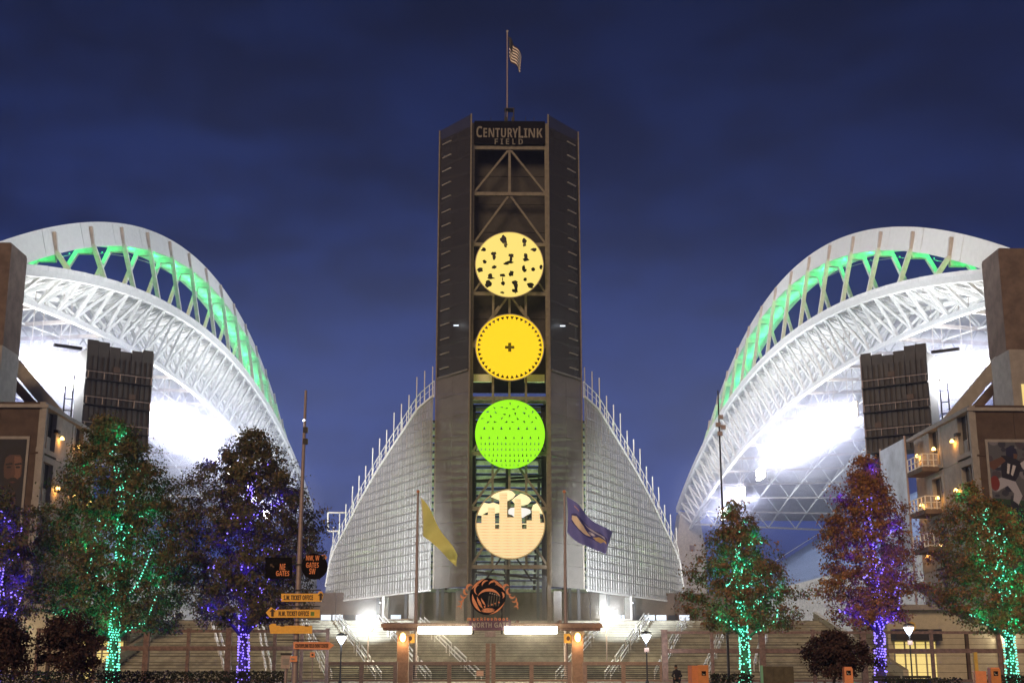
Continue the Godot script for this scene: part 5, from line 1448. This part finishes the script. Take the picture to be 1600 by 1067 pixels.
func plaza_things() -> void:
	# post lamps
	for q in [[533, 1000, 98.0, "left of the gate, below the left floodlight"], [1010, 997, 98.0, "right of the gate, next to the seated person"], [1421, 985, 94.0, "before the lit shop entrance"]]:
		var p := at(q[0], q[1], q[2])
		var l := thing("post_lamp", "glowing tulip-shaded plaza lamp, %s" % q[3], "street lamp", Vector3(p.x, 0, p.z), "plaza post lamps")
		put(l, "post", lathe([[0.14, 0], [0.12, 0.25], [0.06, 0.4], [0.05, p.y - 0.5], [0.09, p.y - 0.42], [0.05, p.y - 0.3]], 10), here(Vector3(p.x, 0, p.z)), M.dark_steel)
		put(l, "tulip_shade", lathe([[0.07, -0.3], [0.2, -0.1], [0.36, 0.2], [0.34, 0.22], [0.05, 0.1]], 14), here(p), M.cool_lamp)
		put(l, "cap", lathe([[0.42, 0.34], [0.40, 0.40], [0.1, 0.5], [0.0, 0.52]], 14), here(p), M.dark_steel)
		for a in 3: pipe(l, "cap_stem", p + Vector3(cos(a * 2.1) * 0.3, 0.18, sin(a * 2.1) * 0.3), p + Vector3(cos(a * 2.1) * 0.36, 0.36, sin(a * 2.1) * 0.36), 0.025, M.dark_steel)
		if q[0] != 533: box(l, "banner_clip", p + Vector3(0, -0.85, 0.05), Vector3(0.35, 0.3, 0.04), M.fence_brown)
		omni("post_lamp_light", p + Vector3(0, 0.02, 0.55), Color(0.9, 0.94, 1.0), 14.0, 0.25)
	# tall light mast before the far roof
	var mt0 := at(1122, 610, 95); var mb := gnd(1135, 95)
	var m := thing("light_mast", "tall slim dark light mast standing before the white truss, above the cone-shaped tree", "light mast", Vector3(mb.x, 0, mb.z))
	put(m, "pole", lathe([[0.10, 0], [0.08, mt0.y * 0.5], [0.05, mt0.y]], 10), here(Vector3(mt0.x, 0, mb.z)), M.dark_steel)
	for q in [[1125, 652], [1121, 664], [1129, 668], [1124, 678]]:
		var p := at(q[0], q[1], 95)
		box(m, "fitting", p + Vector3(0.05, 0, 0.1), Vector3(0.34, 0.3, 0.3), M.pole_grey)
	# orange sign boxes, bollards
	var c := at(1093, 1054, 62)
	var s := thing("sign_box", "wide orange box with a black symbol panel right of the seated person", "sign box", Vector3(c.x, 0, c.z))
	box(s, "side_panel", Vector3(c.x - 0.23, 0.74, c.z - 0.1), Vector3(0.42, 1.46, 0.4), M.sign_salmon, 0.35)
	box(s, "front_panel", Vector3(c.x + 0.18, 0.75, c.z), Vector3(0.48, 1.5, 0.12), M.box_orange)
	put(s, "symbol_panel", plate(PackedVector2Array([Vector2(-0.1, -0.1), Vector2(0.1, -0.1), Vector2(0.1, 0.1), Vector2(-0.1, 0.1)]), 0.02), here(Vector3(c.x + 0.2, at(0, 1052, 62).y, c.z + 0.075)), M.black_paint)
	put(s, "symbol", plate(arc_plate(0, -0.02, 0.025, 0.06, 2.2, 6.6), 0.012), here(Vector3(c.x + 0.2, at(0, 1052, 62).y, c.z + 0.092)), M.letter_pale)
	for q in [[1324.5, 1044, 13, "beside the low dark spreading tree", "salmon"], [1553.5, 1045, 15, "with a small dark symbol, right of the slim yellow post", "orange"]]:
		var p := at(q[0], q[1], 60)
		var b := thing("bollard", "squat %s bollard %s" % [q[4], q[3]], "bollard", Vector3(p.x, 0, p.z), "orange bollards at the street edge")
		var w: float = q[2] / 34.0
		box(b, "body", Vector3(p.x, p.y / 2, p.z), Vector3(w, p.y, w), M.sign_salmon if q[4] == "salmon" else M.box_orange)
		box(b, "cap", Vector3(p.x, p.y + 0.03, p.z), Vector3(w * 0.86, 0.06, w * 0.86), M.sign_salmon)
		box(b, "symbol_panel", Vector3(p.x, p.y - 0.2, p.z + w / 2 + 0.006), Vector3(0.2, 0.2, 0.012), M.black_paint)
		put(b, "symbol", plate(arc_plate(0, 0, 0.03, 0.07, 2.0, 6.2), 0.012), here(Vector3(p.x, p.y - 0.2, p.z + w / 2 + 0.018)), M.letter_pale)
	var yp := at(1524, 1019, 60)
	var y := thing("marker_post", "slim yellow-brown post rising above the bollards before the pale shutters", "post", Vector3(yp.x, 0, yp.z))
	box(y, "shaft", Vector3(yp.x, yp.y / 2, yp.z), Vector3(0.16, yp.y, 0.16), M.bollard_yellow)
	box(y, "foot", Vector3(yp.x + 0.12, 0.62, yp.z + 0.05), Vector3(0.5, 1.24, 0.3), M.sign_salmon)
	var pp := at(1214, 1041, 64)
	var pn := thing("utility_cabinet", "dark olive cabinet with a pale green edge between the cone tree and the spreading tree", "cabinet", Vector3(pp.x, 0, pp.z))
	box(pn, "body", Vector3(pp.x, pp.y / 2, pp.z), Vector3(1.45, pp.y, 0.7), M.panel_olive)
	box(pn, "edge_post", Vector3(pp.x - 0.79, pp.y / 2 + 0.02, pp.z + 0.3), Vector3(0.12, pp.y + 0.04, 0.14), mt("edge_green", Vector3(0.16, 0.42, 0.27), 0.5, 0, 0.05))
	for k in 3: box(pn, "door", Vector3(pp.x - 0.46 + 0.47 * k, pp.y / 2, pp.z + 0.36), Vector3(0.45, pp.y - 0.12, 0.03), M.panel_olive)
	for k in 2:
		var bp := gnd(1386 + 48 * k, 70)
		var bn := thing("bench", "low dark bench before the lit shop entrance, %s" % ["beside the violet-lit trunk", "to the lamp's right"][k], "bench", bp, "benches before the shop")
		for j in 3: box(bn, "seat_slat", bp + Vector3(0, 0.47, -0.15 + 0.16 * j), Vector3(1.5, 0.04, 0.14), M.dark_steel)
		for j in 2: box(bn, "back_slat", bp + Vector3(0, 0.72 + 0.16 * j, -0.28), Vector3(1.5, 0.12, 0.035), M.dark_steel)
		for sx0 in [-0.65, 0.65]:
			box(bn, "leg", bp + Vector3(sx0, 0.23, -0.05), Vector3(0.06, 0.46, 0.42), M.dark_steel)
			box(bn, "leg", bp + Vector3(sx0, 0.66, -0.31), Vector3(0.06, 0.42, 0.05), M.dark_steel)
	for q in [[505, 1063], [233, 1062]]:
		pass

func flesh(st: SurfaceTool, bones: Array, cell: float, melt: float) -> void:
	# bones: [a, b, radius at a, radius at b]; one smooth skin round them (surface nets)
	var lo := Vector3.ONE * 1e9; var hi := Vector3.ONE * -1e9
	for q in bones:
		for e in 2:
			lo = lo.min(q[e] - Vector3.ONE * (q[2 + e] + melt)); hi = hi.max(q[e] + Vector3.ONE * (q[2 + e] + melt))
	lo -= Vector3.ONE * cell * 2
	var n := Vector3i(((hi - lo) / cell).ceil()) + Vector3i.ONE * 3
	var fld := PackedFloat32Array()
	fld.resize(n.x * n.y * n.z)
	fld.fill(1.0)
	for q in bones:
		var rm: float = maxf(q[2], q[3]) + melt * 2 + cell * 2
		var l := Vector3i((q[0].min(q[1]) - Vector3.ONE * rm - lo) / cell).max(Vector3i.ZERO)
		var h := (Vector3i((q[0].max(q[1]) + Vector3.ONE * rm - lo) / cell) + Vector3i.ONE).min(n - Vector3i.ONE)
		var ab: Vector3 = q[1] - q[0]
		var l2 := maxf(ab.length_squared(), 1e-9)
		for i in range(l.x, h.x + 1):
			for j in range(l.y, h.y + 1):
				for k in range(l.z, h.z + 1):
					var p := lo + Vector3(i, j, k) * cell
					var t := clampf((p - q[0]).dot(ab) / l2, 0, 1)
					var ds: float = p.distance_to(q[0] + ab * t) - lerpf(q[2], q[3], t)
					var ix := (i * n.y + j) * n.z + k
					var o := fld[ix]
					var g := maxf(melt - absf(o - ds), 0) / melt
					fld[ix] = minf(o, ds) - g * g * melt * 0.25
	var at_cell := {}
	var step := [Vector3i(1, 0, 0), Vector3i(0, 1, 0), Vector3i(0, 0, 1)]
	var val := func(v: Vector3i): return fld[(v.x * n.y + v.y) * n.z + v.z]
	for i in n.x - 1:
		for j in n.y - 1:
			for k in n.z - 1:
				var inn := 0
				var vs := []
				for c in 8:
					var f: float = val.call(Vector3i(i + (c & 1), j + (c >> 1 & 1), k + (c >> 2)))
					vs.append(f)
					if f < 0: inn += 1
				if inn == 0 or inn == 8: continue
				var sum := Vector3.ZERO; var m := 0
				for c in 8:
					for b in [1, 2, 4]:
						if c & b: continue
						if (vs[c] < 0) != (vs[c | b] < 0):
							var t: float = vs[c] / (vs[c] - vs[c | b])
							var p := Vector3(c & 1, c >> 1 & 1, c >> 2); var p2 := Vector3((c | b) & 1, (c | b) >> 1 & 1, (c | b) >> 2)
							sum += p.lerp(p2, t); m += 1
				at_cell[Vector3i(i, j, k)] = lo + (Vector3(i, j, k) + sum / m) * cell
	for v in at_cell:
		for a in 3:
			var w: Vector3i = v + step[a]
			if (val.call(v) < 0) == (val.call(w) < 0): continue
			var u: Vector3i = step[(a + 1) % 3]; var s: Vector3i = step[(a + 2) % 3]
			if not (at_cell.has(v - u) and at_cell.has(v - s) and at_cell.has(v - u - s)): continue
			var q := [at_cell[v], at_cell[v - u], at_cell[v - u - s], at_cell[v - s]]
			if val.call(v) < 0: q.reverse()
			quad(st, q[0], q[1], q[2], q[3])
func people() -> void:
	var d := 84.0
	var o := gnd(1058, d)
	var w := thing("planter_wall", "low pale stone seat wall beside the orange sign box", "wall", o)
	for k in 4: box(w, "stone", o + Vector3(-0.9 + 1.15 * k, 0.22, -0.1), Vector3(1.13, 0.44, 0.7), M.concrete)
	var p := thing("person", "person in dark clothes and dark cap sitting on the low wall, leaning forward", "person", o)
	var q := func(x, y, z): return o + Vector3(x, y, z)
	var st := begin(true)
	# hips on the wall, facing the street and turned to the left; forearms on the knees
	var bones := [
		[q.call(0.05, 0.58, -0.02), q.call(0.0, 0.80, 0.02), 0.17, 0.15], [q.call(0.0, 0.80, 0.02), q.call(-0.04, 1.03, 0.08), 0.15, 0.16],
		[q.call(-0.20, 1.06, 0.08), q.call(0.13, 1.06, 0.06), 0.085, 0.085], [q.call(-0.05, 1.1, 0.09), q.call(-0.07, 1.2, 0.12), 0.07, 0.06],
		[q.call(-0.04, 0.55, 0.02), q.call(-0.26, 0.60, 0.40), 0.105, 0.075], [q.call(0.12, 0.55, 0.02), q.call(0.06, 0.60, 0.45), 0.105, 0.075],
		[q.call(-0.26, 0.60, 0.40), q.call(-0.28, 0.13, 0.42), 0.072, 0.05], [q.call(0.06, 0.60, 0.45), q.call(0.06, 0.13, 0.50), 0.072, 0.05],
		[q.call(-0.22, 1.05, 0.08), q.call(-0.33, 0.80, 0.16), 0.065, 0.052], [q.call(-0.33, 0.80, 0.16), q.call(-0.22, 0.68, 0.38), 0.05, 0.04],
		[q.call(0.15, 1.05, 0.06), q.call(0.24, 0.79, 0.15), 0.065, 0.052], [q.call(0.24, 0.79, 0.15), q.call(0.07, 0.70, 0.42), 0.05, 0.04]]
	flesh(st, bones, 0.022, 0.05)
	put(p, "body", done(st), Transform3D(), M.cloth_black)
	st = begin(true)
	var h: Vector3 = q.call(-0.09, 1.315, 0.15)
	flesh(st, [[h + Vector3(0, 0.02, -0.015), h + Vector3(0, 0.03, 0.0), 0.092, 0.09], [h + Vector3(-0.01, -0.06, 0.02), h + Vector3(-0.015, -0.075, 0.035), 0.06, 0.05], [h + Vector3(-0.03, -0.01, 0.09), h + Vector3(-0.035, -0.025, 0.105), 0.012, 0.016], [h + Vector3(-0.02, -0.055, 0.085), h + Vector3(-0.005, -0.055, 0.088), 0.012, 0.012], [h + Vector3(-0.095, -0.01, -0.01), h + Vector3(-0.095, 0.015, -0.01), 0.016, 0.02], [h + Vector3(0.092, -0.01, -0.015), h + Vector3(0.092, 0.015, -0.015), 0.016, 0.02]], 0.008, 0.02)
	put(p, "head", done(st), Transform3D(), M.skin)
	for x in [-0.055, 0.012]: sphere(p, "eye", h + Vector3(x, 0.012, 0.083), Vector3(0.022, 0.014, 0.012), M.hair_black)
	st = begin(true)
	flesh(st, [[h + Vector3(0, 0.06, -0.02), h + Vector3(0, 0.075, -0.005), 0.098, 0.092], [h + Vector3(-0.02, 0.055, 0.09), h + Vector3(-0.03, 0.045, 0.15), 0.03, 0.018]], 0.01, 0.03)
	put(p, "cap", done(st), Transform3D(), M.hair_black)
	for s in 2:
		var wr: Vector3 = q.call(-0.22, 0.68, 0.38) if s == 0 else q.call(0.07, 0.70, 0.42)
		var fw := Vector3(0.05 if s == 0 else -0.1, -0.25, 0.9).normalized()
		var side := fw.cross(Vector3.UP).normalized() * (1 if s == 0 else -1)
		st = begin(true)
		var hb := [[wr, wr + fw * 0.09, 0.032, 0.04]]
		for k in 4:
			var r0 := wr + fw * 0.09 + side * (0.03 - 0.02 * k)
			var r1 := r0 + fw * (0.045 - 0.005 * absf(k - 1.2)) + Vector3(0, -0.012, 0)
			hb.append([r0, r1, 0.010, 0.009]); hb.append([r1, r1 + Vector3(0, -0.035, 0.008), 0.009, 0.008])
		hb.append([wr + fw * 0.03 + side * 0.035, wr + fw * 0.075 + side * 0.062 + Vector3(0, -0.02, 0), 0.012, 0.009])
		flesh(st, hb, 0.006, 0.008)
		put(p, "hand", done(st), Transform3D(), M.skin)
		var f: Vector3 = q.call(-0.28, 0.05, 0.44) if s == 0 else q.call(0.06, 0.05, 0.52)
		st = begin(true)
		flesh(st, [[f, f + Vector3(-0.03, -0.012, 0.15), 0.05, 0.038], [f + Vector3(0, 0.08, -0.03), f, 0.05, 0.05]], 0.012, 0.03)
		put(p, "shoe", done(st), Transform3D(), M.black_paint)
